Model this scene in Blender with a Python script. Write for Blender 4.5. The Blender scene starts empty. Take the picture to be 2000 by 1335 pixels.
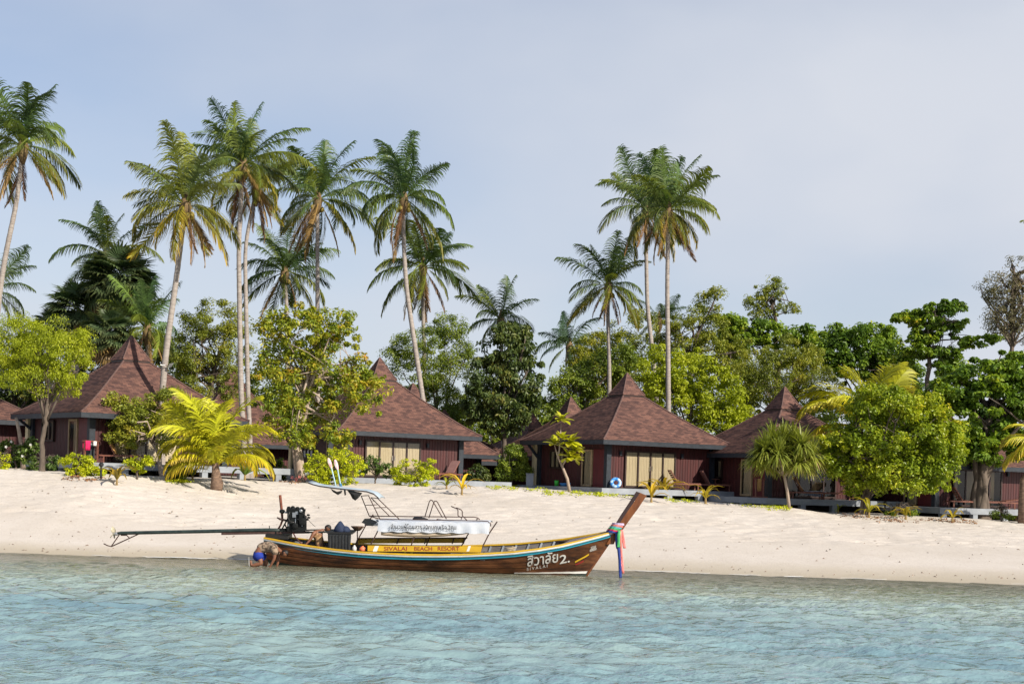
import bpy, math, random
import numpy as np
from mathutils import Matrix, Vector
from mathutils.bvhtree import BVHTree

# ------------------------------------------------------------------ camera, sky, sun, exposure
sc = bpy.context.scene
COL = sc.collection
FPX, CAMH, ROLL, HZ = 2778.0, 3.0, math.radians(1.8), 934.0   # focal length and horizon in photograph pixels (2000 wide)
cam_d = bpy.data.cameras.new('camera')
cam_d.sensor_width = 36.0
cam_d.lens = FPX / 2000 * 36
cam_d.shift_y = (HZ - 667.5) / 2000
cam_d.clip_start, cam_d.clip_end = 0.5, 6000
cam = bpy.data.objects.new('camera', cam_d)
COL.objects.link(cam)
cam.matrix_world = Matrix.Translation((0, 0, CAMH)) @ Matrix.Rotation(math.pi / 2, 4, 'X') @ Matrix.Rotation(ROLL, 4, 'Z')
sc.camera = cam

SUN_EL = math.radians(33)
SUN_XY = Vector((0.74, -0.67)).normalized()
S = Vector((SUN_XY.x * math.cos(SUN_EL), SUN_XY.y * math.cos(SUN_EL), math.sin(SUN_EL)))
world = bpy.data.worlds.new('World'); sc.world = world; world.use_nodes = True
wn = world.node_tree; wn.nodes.clear()
def N(nt, t, **kw):
    n = nt.nodes.new(t)
    for k, v in kw.items():
        if hasattr(n, k): setattr(n, k, v)
        else: n.inputs[k.replace('_', ' ')].default_value = v
    return n
sky = N(wn, 'ShaderNodeTexSky', sky_type='NISHITA', sun_disc=False, sun_elevation=SUN_EL,
        sun_rotation=math.atan2(S.x, S.y), altitude=0.0, air_density=1.0, dust_density=1.2, ozone_density=2.0)
tc = N(wn, 'ShaderNodeTexCoord')
mp = N(wn, 'ShaderNodeMapping'); mp.inputs['Scale'].default_value = (0.75, 0.75, 1.7); mp.inputs['Location'].default_value = (8.1, 0.0, 0.2)
nz = N(wn, 'ShaderNodeTexNoise'); nz.inputs['Scale'].default_value = 2.2; nz.inputs['Detail'].default_value = 6; nz.inputs['Roughness'].default_value = 0.42
nz.inputs['Distortion'].default_value = 0.15
rp = N(wn, 'ShaderNodeValToRGB'); rp.color_ramp.elements[0].position = 0.33; rp.color_ramp.elements[1].position = 0.57
rp.color_ramp.elements[0].color = (0.25, 0.25, 0.25, 1); rp.color_ramp.elements[1].color = (1, 1, 1, 1)
sat = N(wn, 'ShaderNodeMixRGB', blend_type='MULTIPLY'); sat.inputs[0].default_value = 1; sat.inputs[2].default_value = (0.66, 0.65, 0.68, 1)
mx = N(wn, 'ShaderNodeMixRGB'); mx.inputs[2].default_value = (3.46, 3.64, 4.04, 1)
bg = N(wn, 'ShaderNodeBackground'); bg.inputs['Strength'].default_value = 0.10
wo = N(wn, 'ShaderNodeOutputWorld')
L = wn.links.new
L(tc.outputs['Generated'], mp.inputs['Vector']); L(mp.outputs[0], nz.inputs['Vector']); L(nz.outputs['Fac'], rp.inputs[0])
L(sky.outputs[0], sat.inputs[1]); L(sat.outputs[0], mx.inputs[1]); 
sep = N(wn, 'ShaderNodeSeparateXYZ'); L(tc.outputs['Generated'], sep.inputs[0])
thin = N(wn, 'ShaderNodeMapRange'); thin.inputs['From Min'].default_value = 0.0; thin.clamp = False; thin.inputs['From Max'].default_value = 0.9; thin.inputs['To Min'].default_value = 1.35; thin.inputs['To Max'].default_value = 0.15   # a thin veil looks denser towards the horizon
L(sep.outputs['Z'], thin.inputs['Value']); vm = N(wn, 'ShaderNodeMath', operation='MULTIPLY'); vm.use_clamp = True; L(rp.outputs[0], vm.inputs[0]); L(thin.outputs[0], vm.inputs[1])
L(vm.outputs[0], mx.inputs[0]); L(mx.outputs[0], bg.inputs['Color']); L(bg.outputs[0], wo.inputs['Surface'])
sun_d = bpy.data.lights.new('sun', 'SUN'); sun_d.energy = 3.65; sun_d.angle = math.radians(0.6); sun_d.color = (1.0, 0.90, 0.76)
sun = bpy.data.objects.new('sun', sun_d); COL.objects.link(sun)
sun.rotation_euler = (-S).to_track_quat('-Z', 'Y').to_euler(); sun.location = S * 80
vs = sc.view_settings; vs.view_transform = 'Standard'; vs.look = 'None'; vs.gamma = 1; vs.use_curve_mapping = False; vs.exposure = 0.98
sc.cycles.use_denoising = True
sc.cycles.max_bounces = 8; sc.cycles.transparent_max_bounces = 12; sc.cycles.diffuse_bounces = 3; sc.cycles.glossy_bounces = 3
sc.cycles.caustics_reflective = False; sc.cycles.caustics_refractive = False

# ------------------------------------------------------------------ where a pixel of the photograph lies in the place
CR, SR = math.cos(ROLL), math.sin(ROLL)
def P(x, y, Y):
    dx, dy = x - 1000.0, y - HZ
    return Vector(((dx * CR + dy * SR) * Y / FPX, Y, CAMH - (-dx * SR + dy * CR) * Y / FPX))
def ipt(v, xs, ys): return float(np.interp(v, xs, ys))
SHORE = 47.8
CX = [-60, -26, -15.5, -8, -0.5, 5.2, 10.9, 13.5, 15.6, 23, 26, 60]
CZ = [2.85, 2.80, 2.56, 2.50, 2.56, 2.36, 2.06, 2.02, 1.80, 1.72, 1.62, 1.5]
def ground_np(X, Y):
    X = np.asarray(X, float); Y = np.asarray(Y, float)
    cz = np.interp(X, CX, CZ); cy = np.interp(X, [-17, -9], [61.0, 69.0])
    sh = SHORE + 0.35 * np.sin(X * 0.21 + 1) + 0.15 * np.sin(X * 0.53)
    t = (Y - sh) / (cy - sh)
    tt = np.clip(t, 0, 1)
    z = cz * (0.80 * tt + 0.55 * tt ** 2 - 0.35 * tt ** 3)
    z = np.where(t > 1, cz + 0.02 * np.sin(X * .7), z)
    z = np.where(t < 0, np.maximum((Y - sh) * 0.055, -1.9), z)
    return z
def gz(X, Y): return float(ground_np(X, Y))
def onground(x, y, y_lo=46.0, y_hi=80.0):
    ys = np.arange(y_lo, y_hi, 0.05)
    dx, dy = x - 1000.0, y - HZ
    Xs = (dx * CR + dy * SR) * ys / FPX; Zs = CAMH - (-dx * SR + dy * CR) * ys / FPX
    d = Zs - ground_np(Xs, ys)
    i = np.argmax(d <= 0) if (d <= 0).any() else len(ys) - 1
    return Vector((Xs[i], ys[i], gz(Xs[i], ys[i])))
def foot(x, y, Y):
    p = P(x, y, Y); return Vector((p.x, Y, gz(p.x, Y)))

# ------------------------------------------------------------------ materials
MATS = {}
def newmat(name):
    m = bpy.data.materials.new(name); m.use_nodes = True; m.node_tree.nodes.clear(); MATS[name] = m
    return m, m.node_tree
def ramp(nt, fac, stops):
    r = nt.nodes.new('ShaderNodeValToRGB'); e = r.color_ramp.elements
    while len(e) < len(stops): e.new(0.5)
    for i, (p, c) in enumerate(stops):
        e[i].position = p; e[i].color = (c[0], c[1], c[2], 1)
    nt.links.new(fac, r.inputs[0]); return r.outputs[0]
def noise(nt, scale, detail=4, rough=.55, vec=None, stretch=None, coord='Object'):
    n = nt.nodes.new('ShaderNodeTexNoise'); n.inputs['Scale'].default_value = scale; n.inputs['Detail'].default_value = detail; n.inputs['Roughness'].default_value = rough
    if vec is None:
        t = nt.nodes.new('ShaderNodeTexCoord'); vec = t.outputs[coord]
    if stretch:
        mpp = nt.nodes.new('ShaderNodeMapping'); mpp.inputs['Scale'].default_value = stretch; nt.links.new(vec, mpp.inputs['Vector']); vec = mpp.outputs[0]
    nt.links.new(vec, n.inputs['Vector']); return n.outputs['Fac']
def bumpn(nt, h, strength, dist=0.02):
    b = nt.nodes.new('ShaderNodeBump'); b.inputs['Strength'].default_value = strength; b.inputs['Distance'].default_value = dist
    nt.links.new(h, b.inputs['Height']); return b.outputs[0]
def M(name, c1, c2=None, scale=6.0, rough=.6, bump=.2, spec=.4, stretch=None, metal=0.0, lo=.35, hi=.68, detail=5):
    """Plain surface with worn colour and fine relief."""
    if name in MATS: return MATS[name]
    if c2 is None: c2 = tuple(v * .62 for v in c1)
    m, nt = newmat(name)
    b = nt.nodes.new('ShaderNodeBsdfPrincipled'); o = nt.nodes.new('ShaderNodeOutputMaterial')
    f = noise(nt, scale, detail, .6, stretch=stretch)
    nt.links.new(ramp(nt, f, [(lo, c2), (hi, c1)]), b.inputs['Base Color'])
    b.inputs['Roughness'].default_value = rough; b.inputs['Metallic'].default_value = metal; b.inputs['Specular IOR Level'].default_value = spec
    if bump: nt.links.new(bumpn(nt, noise(nt, scale * 4, 4, .6, stretch=stretch), bump), b.inputs['Normal'])
    nt.links.new(b.outputs[0], o.inputs[0]); return m
def leafmat(name, stops, trans=.35, rough=.45, tint=(1.25, 1.3, .55), clump=.5, spec=.35):
    """Leaves: each leaf its own shade (attribute rnd), whole sprays a little apart, light shining through."""
    m, nt = newmat(name); o = nt.nodes.new('ShaderNodeOutputMaterial')
    a = nt.nodes.new('ShaderNodeAttribute'); a.attribute_name = 'rnd'
    n1 = noise(nt, clump, 2, .5)
    ad = nt.nodes.new('ShaderNodeMath'); ad.operation = 'MULTIPLY_ADD'; ad.inputs[1].default_value = .55
    mm = nt.nodes.new('ShaderNodeMath'); mm.operation = 'MULTIPLY_ADD'; mm.inputs[1].default_value = 1.1; mm.inputs[2].default_value = -.32
    nt.links.new(n1, mm.inputs[0]); nt.links.new(a.outputs['Fac'], ad.inputs[0]); nt.links.new(mm.outputs[0], ad.inputs[2])
    c = ramp(nt, ad.outputs[0], stops)
    leafshade(nt, c, o, trans, rough, tint, spec); return m
def leafshade(nt, c, o, trans, rough, tint, spec):
    b = nt.nodes.new('ShaderNodeBsdfPrincipled'); b.inputs['Roughness'].default_value = rough; b.inputs['Specular IOR Level'].default_value = spec
    nt.links.new(c, b.inputs['Base Color'])
    t = nt.nodes.new('ShaderNodeBsdfTranslucent'); mu = nt.nodes.new('ShaderNodeMixRGB'); mu.blend_type = 'MULTIPLY'; mu.inputs[0].default_value = 1; mu.inputs[2].default_value = (*tint, 1)
    nt.links.new(c, mu.inputs[1]); nt.links.new(mu.outputs[0], t.inputs['Color'])
    x = nt.nodes.new('ShaderNodeMixShader'); x.inputs[0].default_value = trans
    nt.links.new(b.outputs[0], x.inputs[1]); nt.links.new(t.outputs[0], x.inputs[2]); nt.links.new(x.outputs[0], o.inputs[0])
def frondmat():
    """Palm leaf: object colour at the midrib, ripening to yellow or dry brown towards the leaflet tips by the object's alpha."""
    m, nt = newmat('frond'); o = nt.nodes.new('ShaderNodeOutputMaterial')
    oi = nt.nodes.new('ShaderNodeObjectInfo'); a = nt.nodes.new('ShaderNodeAttribute'); a.attribute_name = 'tip'
    r = nt.nodes.new('ShaderNodeAttribute'); r.attribute_name = 'rnd'
    pw = nt.nodes.new('ShaderNodeMath'); pw.operation = 'POWER'; pw.inputs[1].default_value = 1.6; nt.links.new(a.outputs['Fac'], pw.inputs[0])
    mu = nt.nodes.new('ShaderNodeMath'); mu.operation = 'MULTIPLY'; nt.links.new(pw.outputs[0], mu.inputs[0]); nt.links.new(oi.outputs['Alpha'], mu.inputs[1])
    mx = nt.nodes.new('ShaderNodeMixRGB'); mx.inputs[2].default_value = (.52, .33, .025, 1); nt.links.new(mu.outputs[0], mx.inputs[0]); nt.links.new(oi.outputs['Color'], mx.inputs[1])
    hv = nt.nodes.new('ShaderNodeHueSaturation'); nt.links.new(mx.outputs[0], hv.inputs['Color'])
    mr = nt.nodes.new('ShaderNodeMapRange'); mr.inputs['To Min'].default_value = .65; mr.inputs['To Max'].default_value = 1.4; nt.links.new(r.outputs['Fac'], mr.inputs['Value']); nt.links.new(mr.outputs[0], hv.inputs['Value'])
    leafshade(nt, hv.outputs[0], o, .30, .48, (1.25, 1.25, .6), .3); return m
def shinglemat():
    m, nt = newmat('shingle'); b = nt.nodes.new('ShaderNodeBsdfPrincipled'); o = nt.nodes.new('ShaderNodeOutputMaterial')
    u = nt.nodes.new('ShaderNodeUVMap'); br = nt.nodes.new('ShaderNodeTexBrick')
    br.inputs['Scale'].default_value = 1; br.inputs['Brick Width'].default_value = .27; br.inputs['Row Height'].default_value = 1.0; br.inputs['Mortar Size'].default_value = .006
    br.inputs['Color1'].default_value = (.165, .090, .073, 1); br.inputs['Color2'].default_value = (.066, .038, .036, 1); br.inputs['Mortar'].default_value = (.03, .02, .02, 1)
    br.offset = .5; nt.links.new(u.outputs[0], br.inputs['Vector'])
    f = noise(nt, 1.1, 4, .6); mx = nt.nodes.new('ShaderNodeMixRGB'); mx.blend_type = 'MULTIPLY'; mx.inputs[0].default_value = .7
    nt.links.new(br.outputs['Color'], mx.inputs[1]); nt.links.new(ramp(nt, f, [(.3, (.66, .62, .64)), (.7, (1.2, 1.12, 1.05))]), mx.inputs[2])
    nt.links.new(mx.outputs[0], b.inputs['Base Color']); b.inputs['Roughness'].default_value = .85; b.inputs['Specular IOR Level'].default_value = .25
    nt.links.new(bumpn(nt, noise(nt, 40, 3), .3, .01), b.inputs['Normal']); nt.links.new(b.outputs[0], o.inputs[0]); return m
def glassmat():
    m, nt = newmat('window_glass'); o = nt.nodes.new('ShaderNodeOutputMaterial')
    t = nt.nodes.new('ShaderNodeBsdfTransparent'); t.inputs[0].default_value = (.90, .90, .86, 1); g = nt.nodes.new('ShaderNodeBsdfGlossy'); g.inputs['Roughness'].default_value = .03
    fr = nt.nodes.new('ShaderNodeFresnel'); fr.inputs['IOR'].default_value = 1.6; nt.links.new(bumpn(nt, noise(nt, 1.5, 2), .04, .05), g.inputs['Normal'])
    x = nt.nodes.new('ShaderNodeMixShader'); nt.links.new(fr.outputs[0], x.inputs[0]); nt.links.new(t.outputs[0], x.inputs[1]); nt.links.new(g.outputs[0], x.inputs[2]); nt.links.new(x.outputs[0], o.inputs[0]); return m

# ------------------------------------------------------------------ mesh helpers
class MB:
    def __init__(s): s.v, s.f, s.uv, s.at = [], [], [], {}
    def add(s, vs, fs):
        o = len(s.v); s.v.extend([tuple(p) for p in vs]); s.f.extend([tuple(i + o for i in f) for f in fs]); return o
    def box(s, lo, hi):
        x0, y0, z0 = lo; x1, y1, z1 = hi
        s.add([(x0,y0,z0),(x1,y0,z0),(x1,y1,z0),(x0,y1,z0),(x0,y0,z1),(x1,y0,z1),(x1,y1,z1),(x0,y1,z1)],
              [(0,3,2,1),(4,5,6,7),(0,1,5,4),(1,2,6,5),(2,3,7,6),(3,0,4,7)]); return s
    def hexa(s, p):   # eight corners, bottom four then top four
        s.add(p, [(0,3,2,1),(4,5,6,7),(0,1,5,4),(1,2,6,5),(2,3,7,6),(3,0,4,7)]); return s
    def bar(s, a, b, w, h=None, up=(0,0,1)):
        a, b = Vector(a), Vector(b); h = h or w; d = (b - a).normalized(); u = Vector(up)
        if abs(d.dot(u)) > .97: u = Vector((1,0,0))
        sd = d.cross(u).normalized() * (w / 2); uu = sd.cross(d).normalized() * (h / 2)
        return s.hexa([a-sd-uu, a+sd-uu, b+sd-uu, b-sd-uu, a-sd+uu, a+sd+uu, b+sd+uu, b-sd+uu])
    def tube(s, pts, rad, n=7, cap=True, smooth=None):
        pts = [Vector(p) for p in pts]; k = len(pts)
        rad = [rad] * k if isinstance(rad, (int, float)) else rad
        u = None; rings = []
        for i, p in enumerate(pts):
            d = (pts[min(i+1, k-1)] - pts[max(i-1, 0)]).normalized()
            if u is None:
                u = d.orthogonal().normalized()
            else:
                u = (u - d * u.dot(d)); u = u.normalized() if u.length > 1e-6 else d.orthogonal().normalized()
            w = d.cross(u)
            rings.append([p + (u * math.cos(2*math.pi*j/n) + w * math.sin(2*math.pi*j/n)) * rad[i] for j in range(n)])
        fs = [(i*n+j, i*n+(j+1) % n, (i+1)*n+(j+1) % n, (i+1)*n+j) for i in range(k-1) for j in range(n)]
        if cap: fs += [tuple(range(n-1, -1, -1)), tuple((k-1)*n+j for j in range(n))]
        s.add([q for r in rings for q in r], fs); return s
    def lathe(s, prof, c=(0,0,0), n=14, ax=None):
        c = Vector(c); R = Matrix.Identity(3) if ax is None else Vector(ax).to_track_quat('Z', 'Y').to_matrix()
        k = len(prof)
        s.add([c + R @ Vector((r*math.cos(2*math.pi*j/n), r*math.sin(2*math.pi*j/n), z)) for r, z in prof for j in range(n)],
              [(i*n+j, i*n+(j+1) % n, (i+1)*n+(j+1) % n, (i+1)*n+j) for i in range(k-1) for j in range(n)] + [tuple(range(n-1,-1,-1)), tuple((k-1)*n+j for j in range(n))]); return s
    def grid(s, rows):
        n = len(rows[0]); s.add([p for r in rows for p in r], [(i*n+j, i*n+j+1, (i+1)*n+j+1, (i+1)*n+j) for i in range(len(rows)-1) for j in range(n-1)]); return s
    def slab(s, rows, th):
        """A sheet with thickness: rows of points, pushed by the vector th."""
        th = Vector(th); n = len(rows[0]); k = len(rows)
        a = [Vector(p) for r in rows for p in r]; off = n * k
        fs = [(i*n+j, i*n+j+1, (i+1)*n+j+1, (i+1)*n+j) for i in range(k-1) for j in range(n-1)]
        fs += [(off+q[3], off+q[2], off+q[1], off+q[0]) for q in fs]
        bd = [j for j in range(n)] + [i*n+n-1 for i in range(1, k)] + [(k-1)*n+j for j in range(n-2, -1, -1)] + [i*n for i in range(k-2, 0, -1)]
        fs += [(bd[i], off+bd[i], off+bd[(i+1) % len(bd)], bd[(i+1) % len(bd)]) for i in range(len(bd))]
        s.add(a + [p + th for p in a], fs); return s
    def mesh(s, name, smooth=False):
        m = bpy.data.meshes.new(name); m.from_pydata(s.v, [], s.f)
        if smooth: m.polygons.foreach_set('use_smooth', [True] * len(m.polygons))
        for k, a in s.at.items():
            m.attributes.new(k, 'FLOAT', 'POINT').data.foreach_set('value', a)
        if s.uv:
            l = m.uv_layers.new(name='UVMap'); l.data.foreach_set('uv', [c for q in s.uv for c in q])
        m.update(); return m
def mesh_np(name, V, F, at=None, smooth=False):
    m = bpy.data.meshes.new(name); V = np.asarray(V, np.float32); F = np.asarray(F, np.int32); k = F.shape[1]
    m.vertices.add(len(V)); m.vertices.foreach_set('co', V.ravel()); m.loops.add(F.size); m.loops.foreach_set('vertex_index', F.ravel())
    m.polygons.add(len(F)); m.polygons.foreach_set('loop_start', np.arange(0, F.size, k, dtype=np.int32))
    if smooth: m.polygons.foreach_set('use_smooth', np.ones(len(F), bool))
    for n, a in (at or {}).items():
        m.attributes.new(n, 'FLOAT', 'POINT').data.foreach_set('value', np.asarray(a, np.float32))
    m.update(calc_edges=True); m.validate(); return m
WM = {}
def link(o, parent=None, world=True):
    COL.objects.link(o)
    if parent is not None:
        o.parent = parent
        if world: o.matrix_parent_inverse = WM[parent.name].inverted(); WM[o.name] = o.matrix_basis.copy()
        else: WM[o.name] = WM[parent.name] @ o.matrix_basis
    else: WM[o.name] = o.matrix_basis.copy()
    return o
def obj(name, mb, mat, parent=None, world=True, smooth=False):
    me = mb if isinstance(mb, bpy.types.Mesh) else mb.mesh(name, smooth)
    if mat is not None and not me.materials: me.materials.append(mat)
    return link(bpy.data.objects.new(name, me), parent, world)
def tag(o, label, cat, group=None, kind=None):
    if label: o['label'] = label
    if cat: o['category'] = cat
    if group: o['group'] = group
    if kind: o['kind'] = kind
    return o
def thing(name, label, cat, loc, rz=0.0, group=None):
    o = bpy.data.objects.new(name, None); o.empty_display_size = .2
    o.matrix_basis = Matrix.Translation(Vector(loc)) @ Matrix.Rotation(rz, 4, 'Z')
    link(o); return tag(o, label, cat, group)
def text_mesh(body, size=1.0, bold=.012):
    c = bpy.data.curves.new('lettering', 'FONT'); c.body = body; c.offset = bold; c.size = size; c.align_x = 'LEFT'
    o = bpy.data.objects.new('lettering', c); COL.objects.link(o)
    bpy.context.view_layer.update(); d = bpy.context.evaluated_depsgraph_get(); e = o.evaluated_get(d); m = e.to_mesh()
    v = np.array([p.co[:] for p in m.vertices]); f = [tuple(p.vertices) for p in m.polygons]
    e.to_mesh_clear(); bpy.data.objects.remove(o); bpy.data.curves.remove(c); return v, f

# ------------------------------------------------------------------ setting: beach, sea
rng = np.random.default_rng(7)
def axis(parts):
    return np.concatenate([np.arange(a, b, s) for a, b, s in parts])
def vnoise(X, Y, seed, n=22, lo=.6, hi=3.0, amp=1.0, ydir=None, spread=math.pi):
    r = np.random.default_rng(seed); out = np.zeros_like(X)
    for i in range(n):
        lam = math.exp(r.uniform(math.log(lo), math.log(hi))); th = (ydir if ydir is not None else 0) + r.uniform(-spread, spread); ph = r.uniform(0, 6.283)
        out += amp * (lam / hi) ** .8 * np.sin((X * math.cos(th) + Y * math.sin(th)) * 6.283 / lam + ph)
    return out / math.sqrt(n)
def sheet(name, xs, ys, zf, mat):
    X, Y = np.meshgrid(xs, ys); Z = zf(X, Y); nx, ny = len(xs), len(ys)
    V = np.stack([X.ravel(), Y.ravel(), Z.ravel()], 1)
    i = (np.arange(ny - 1)[:, None] * nx + np.arange(nx - 1)[None]).ravel()
    me = mesh_np(name, V, np.stack([i, i + 1, i + nx + 1, i + nx], 1), smooth=True); me.materials.append(mat)
    return link(bpy.data.objects.new(name, me))
def sandmat():
    m, nt = newmat('sand'); b = nt.nodes.new('ShaderNodeBsdfPrincipled'); o = nt.nodes.new('ShaderNodeOutputMaterial')
    f = noise(nt, .35, 6, .62); g = noise(nt, 7, 4, .65)
    mx = nt.nodes.new('ShaderNodeMixRGB'); mx.blend_type = 'MULTIPLY'; mx.inputs[0].default_value = .75
    nt.links.new(ramp(nt, f, [(.3, (.462, .422, .376)), (.68, (.525, .488, .447))]), mx.inputs[1]); nt.links.new(ramp(nt, g, [(.30, (.80, .77, .74)), (.46, (1, 1, 1))]), mx.inputs[2])
    # wet sand along the water
    ge = nt.nodes.new('ShaderNodeNewGeometry'); sx = nt.nodes.new('ShaderNodeSeparateXYZ'); nt.links.new(ge.outputs['Position'], sx.inputs[0])
    wn_ = noise(nt, .5, 4, .6); ma = nt.nodes.new('ShaderNodeMath'); ma.operation = 'MULTIPLY_ADD'; ma.inputs[1].default_value = -.16; nt.links.new(wn_, ma.inputs[0]); nt.links.new(sx.outputs['Z'], ma.inputs[2])
    wr = nt.nodes.new('ShaderNodeMapRange'); wr.inputs['From Min'].default_value = .24; wr.inputs['From Max'].default_value = -.02; nt.links.new(ma.outputs[0], wr.inputs['Value'])
    m2 = nt.nodes.new('ShaderNodeMixRGB'); m2.inputs[2].default_value = (.42, .37, .29, 1); nt.links.new(wr.outputs[0], m2.inputs[0]); nt.links.new(mx.outputs[0], m2.inputs[1])
    nt.links.new(m2.outputs[0], b.inputs['Base Color'])
    rr = nt.nodes.new('ShaderNodeMapRange'); rr.inputs['To Min'].default_value = .95; rr.inputs['To Max'].default_value = .45; nt.links.new(wr.outputs[0], rr.inputs['Value']); nt.links.new(rr.outputs[0], b.inputs['Roughness'])
    b.inputs['Specular IOR Level'].default_value = .2
    ad = nt.nodes.new('ShaderNodeMath'); ad.operation = 'ADD'; nt.links.new(noise(nt, 3.2, 4, .6), ad.inputs[0]); nt.links.new(noise(nt, 14, 3, .6), ad.inputs[1])
    nt.links.new(bumpn(nt, ad.outputs[0], .4, .04), b.inputs['Normal'])
    nt.links.new(b.outputs[0], o.inputs[0]); return m
dent = np.random.default_rng(3)
def beach_z(X, Y):
    Z = ground_np(X, Y)
    t = np.clip((Z - .75) / .5, 0, 1)                          # trodden sand above the tide line, smooth below it
    Z = Z + t * (.011 * vnoise(X, Y, 1, 26, .5, 2.2) + .022 * vnoise(X, Y, 2, 10, 3, 9))
    Z = Z + (1 - t) * .006 * vnoise(X, Y, 5, 10, 2, 7)
    return Z
xs = axis([(-900, -60, 60), (-60, -34, 2), (-34, 34, .22), (34, 60, 2), (60, 901, 60)])
ys = axis([(-300, 0, 50), (0, 44, 2), (44, 50, .4), (50, 72, .14), (72, 130, 2.5), (130, 400, 30), (400, 2500, 300)])
beach = sheet('beach', xs, ys, beach_z, sandmat()); tag(beach, None, None, kind='structure')
# footprints: real dents pressed into the dry sand
vb = np.empty(len(beach.data.vertices) * 3, np.float32); beach.data.vertices.foreach_get('co', vb); vb = vb.reshape(-1, 3)
ix = np.searchsorted(xs, dent.uniform(-30, 30, 8000)); nx = len(xs)
for k in ix:
    yy = dent.uniform(53.5, 70); j = int(np.searchsorted(ys, yy))
    if gz(xs[k], yy) < .8: continue
    s = dent.uniform(.008, .030)
    for a in (0, 1):
        for q in (0, 1): vb[(j + a) * nx + k + q, 2] -= s
    vb[(j + 2) * nx + k, 2] += s * .5
beach.data.vertices.foreach_set('co', vb.ravel()); beach.data.update()

def watermat():
    m, nt = newmat('sea_water'); o = nt.nodes.new('ShaderNodeOutputMaterial')
    h1 = noise(nt, 5.4, 3, .52, stretch=(.6, 1.1, 1)); h2 = noise(nt, 13, 3, .6, stretch=(.8, 1.2, 1))
    ad = nt.nodes.new('ShaderNodeMath'); ad.operation = 'MULTIPLY_ADD'; ad.inputs[1].default_value = .16; nt.links.new(h2, ad.inputs[0]); nt.links.new(h1, ad.inputs[2])
    gust = noise(nt, .11, 4, .6, stretch=(.35, 1.6, 1)); gr = nt.nodes.new('ShaderNodeMapRange'); gr.inputs['From Min'].default_value = .35; gr.inputs['From Max'].default_value = .65; gr.inputs['To Min'].default_value = .25; gr.inputs['To Max'].default_value = 1.0; nt.links.new(gust, gr.inputs['Value'])
    bn_ = nt.nodes.new('ShaderNodeBump'); bn_.inputs['Distance'].default_value = .125; nt.links.new(gr.outputs[0], bn_.inputs['Strength']); nt.links.new(ad.outputs[0], bn_.inputs['Height']); nb = bn_.outputs[0]
    ge = nt.nodes.new('ShaderNodeNewGeometry'); sx = nt.nodes.new('ShaderNodeSeparateXYZ'); nt.links.new(ge.outputs['Position'], sx.inputs[0])
    dp = nt.nodes.new('ShaderNodeMapRange'); dp.inputs['From Min'].default_value = SHORE; dp.inputs['From Max'].default_value = 30.0; nt.links.new(sx.outputs['Y'], dp.inputs['Value'])  # how deep the bed lies here
    pat = noise(nt, .16, 4, .6, stretch=(.5, 1.4, 1))
    d2 = nt.nodes.new('ShaderNodeMath'); d2.operation = 'MULTIPLY_ADD'; d2.inputs[1].default_value = .62; dm = nt.nodes.new('ShaderNodeMath'); dm.operation = 'MULTIPLY_ADD'; dm.inputs[1].default_value = .66; dm.inputs[2].default_value = -.06; nt.links.new(dp.outputs[0], dm.inputs[0]); nt.links.new(pat, d2.inputs[0]); nt.links.new(dm.outputs[0], d2.inputs[2])
    body = nt.nodes.new('ShaderNodeBsdfDiffuse'); nt.links.new(ramp(nt, d2.outputs[0], [(.16, (.46, .42, .27)), (.42, (.38, .41, .31)), (.68, (.31, .40, .37)), (.88, (.23, .345, .365)), (1.0, (.17, .29, .34))]), body.inputs['Color']); nt.links.new(nb, body.inputs['Normal'])
    tr = nt.nodes.new('ShaderNodeBsdfTransparent'); tr.inputs[0].default_value = (.80, .88, .74, 1)
    op = nt.nodes.new('ShaderNodeMapRange'); op.inputs['From Max'].default_value = .55; op.inputs['To Min'].default_value = .12; op.inputs['To Max'].default_value = .9; nt.links.new(dp.outputs[0], op.inputs['Value'])
    x1 = nt.nodes.new('ShaderNodeMixShader'); nt.links.new(op.outputs[0], x1.inputs[0]); nt.links.new(tr.outputs[0], x1.inputs[1]); nt.links.new(body.outputs[0], x1.inputs[2])
    g = nt.nodes.new('ShaderNodeBsdfGlossy'); g.inputs['Roughness'].default_value = .06; nt.links.new(nb, g.inputs['Normal'])
    fr = nt.nodes.new('ShaderNodeFresnel'); fr.inputs['IOR'].default_value = 1.5; nt.links.new(nb, fr.inputs['Normal'])
    x2 = nt.nodes.new('ShaderNodeMixShader'); nt.links.new(fr.outputs[0], x2.inputs[0]); nt.links.new(x1.outputs[0], x2.inputs[1]); nt.links.new(g.outputs[0], x2.inputs[2])
    nt.links.new(x2.outputs[0], o.inputs[0]); return m
def sea_z(X, Y):
    calm = np.clip((SHORE - Y) / 12, .12, 1)
    a = .075 * vnoise(X, Y, 11, 40, .36, 1.5, ydir=1.35, spread=.8) + .032 * vnoise(X, Y, 12, 14, 1.8, 5.5, ydir=1.4, spread=.5)
    a = a + .035 * np.abs(vnoise(X, Y, 14, 14, .5, 1.3, ydir=1.5, spread=.9))
    return a * calm
xs = axis([(-900, -60, 60), (-60, -22, 2), (-22, 22, .10), (22, 60, 2), (60, 901, 60)])
ys = axis([(-300, 0, 50), (0, 18, 1), (18, 30, .085), (30, 51, .13)])
sea = sheet('sea', xs, ys, sea_z, watermat()); tag(sea, None, None, kind='structure')

# soil and undergrowth floor inland of the bungalows, a low mass of woods far behind
def soilz(X, Y): return ground_np(X, Y) + .06
xs = axis([(-900, -70, 60), (-70, 70, 2.5), (70, 901, 60)]); ys = axis([(86, 130, 2.5), (130, 400, 30), (400, 2500, 300)])
soil = sheet('inland_ground', xs, ys, soilz, M('leafy_soil', (.075, .075, .035), (.04, .035, .022), 1.2, .95, .4)); tag(soil, None, None, kind='structure')

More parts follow.
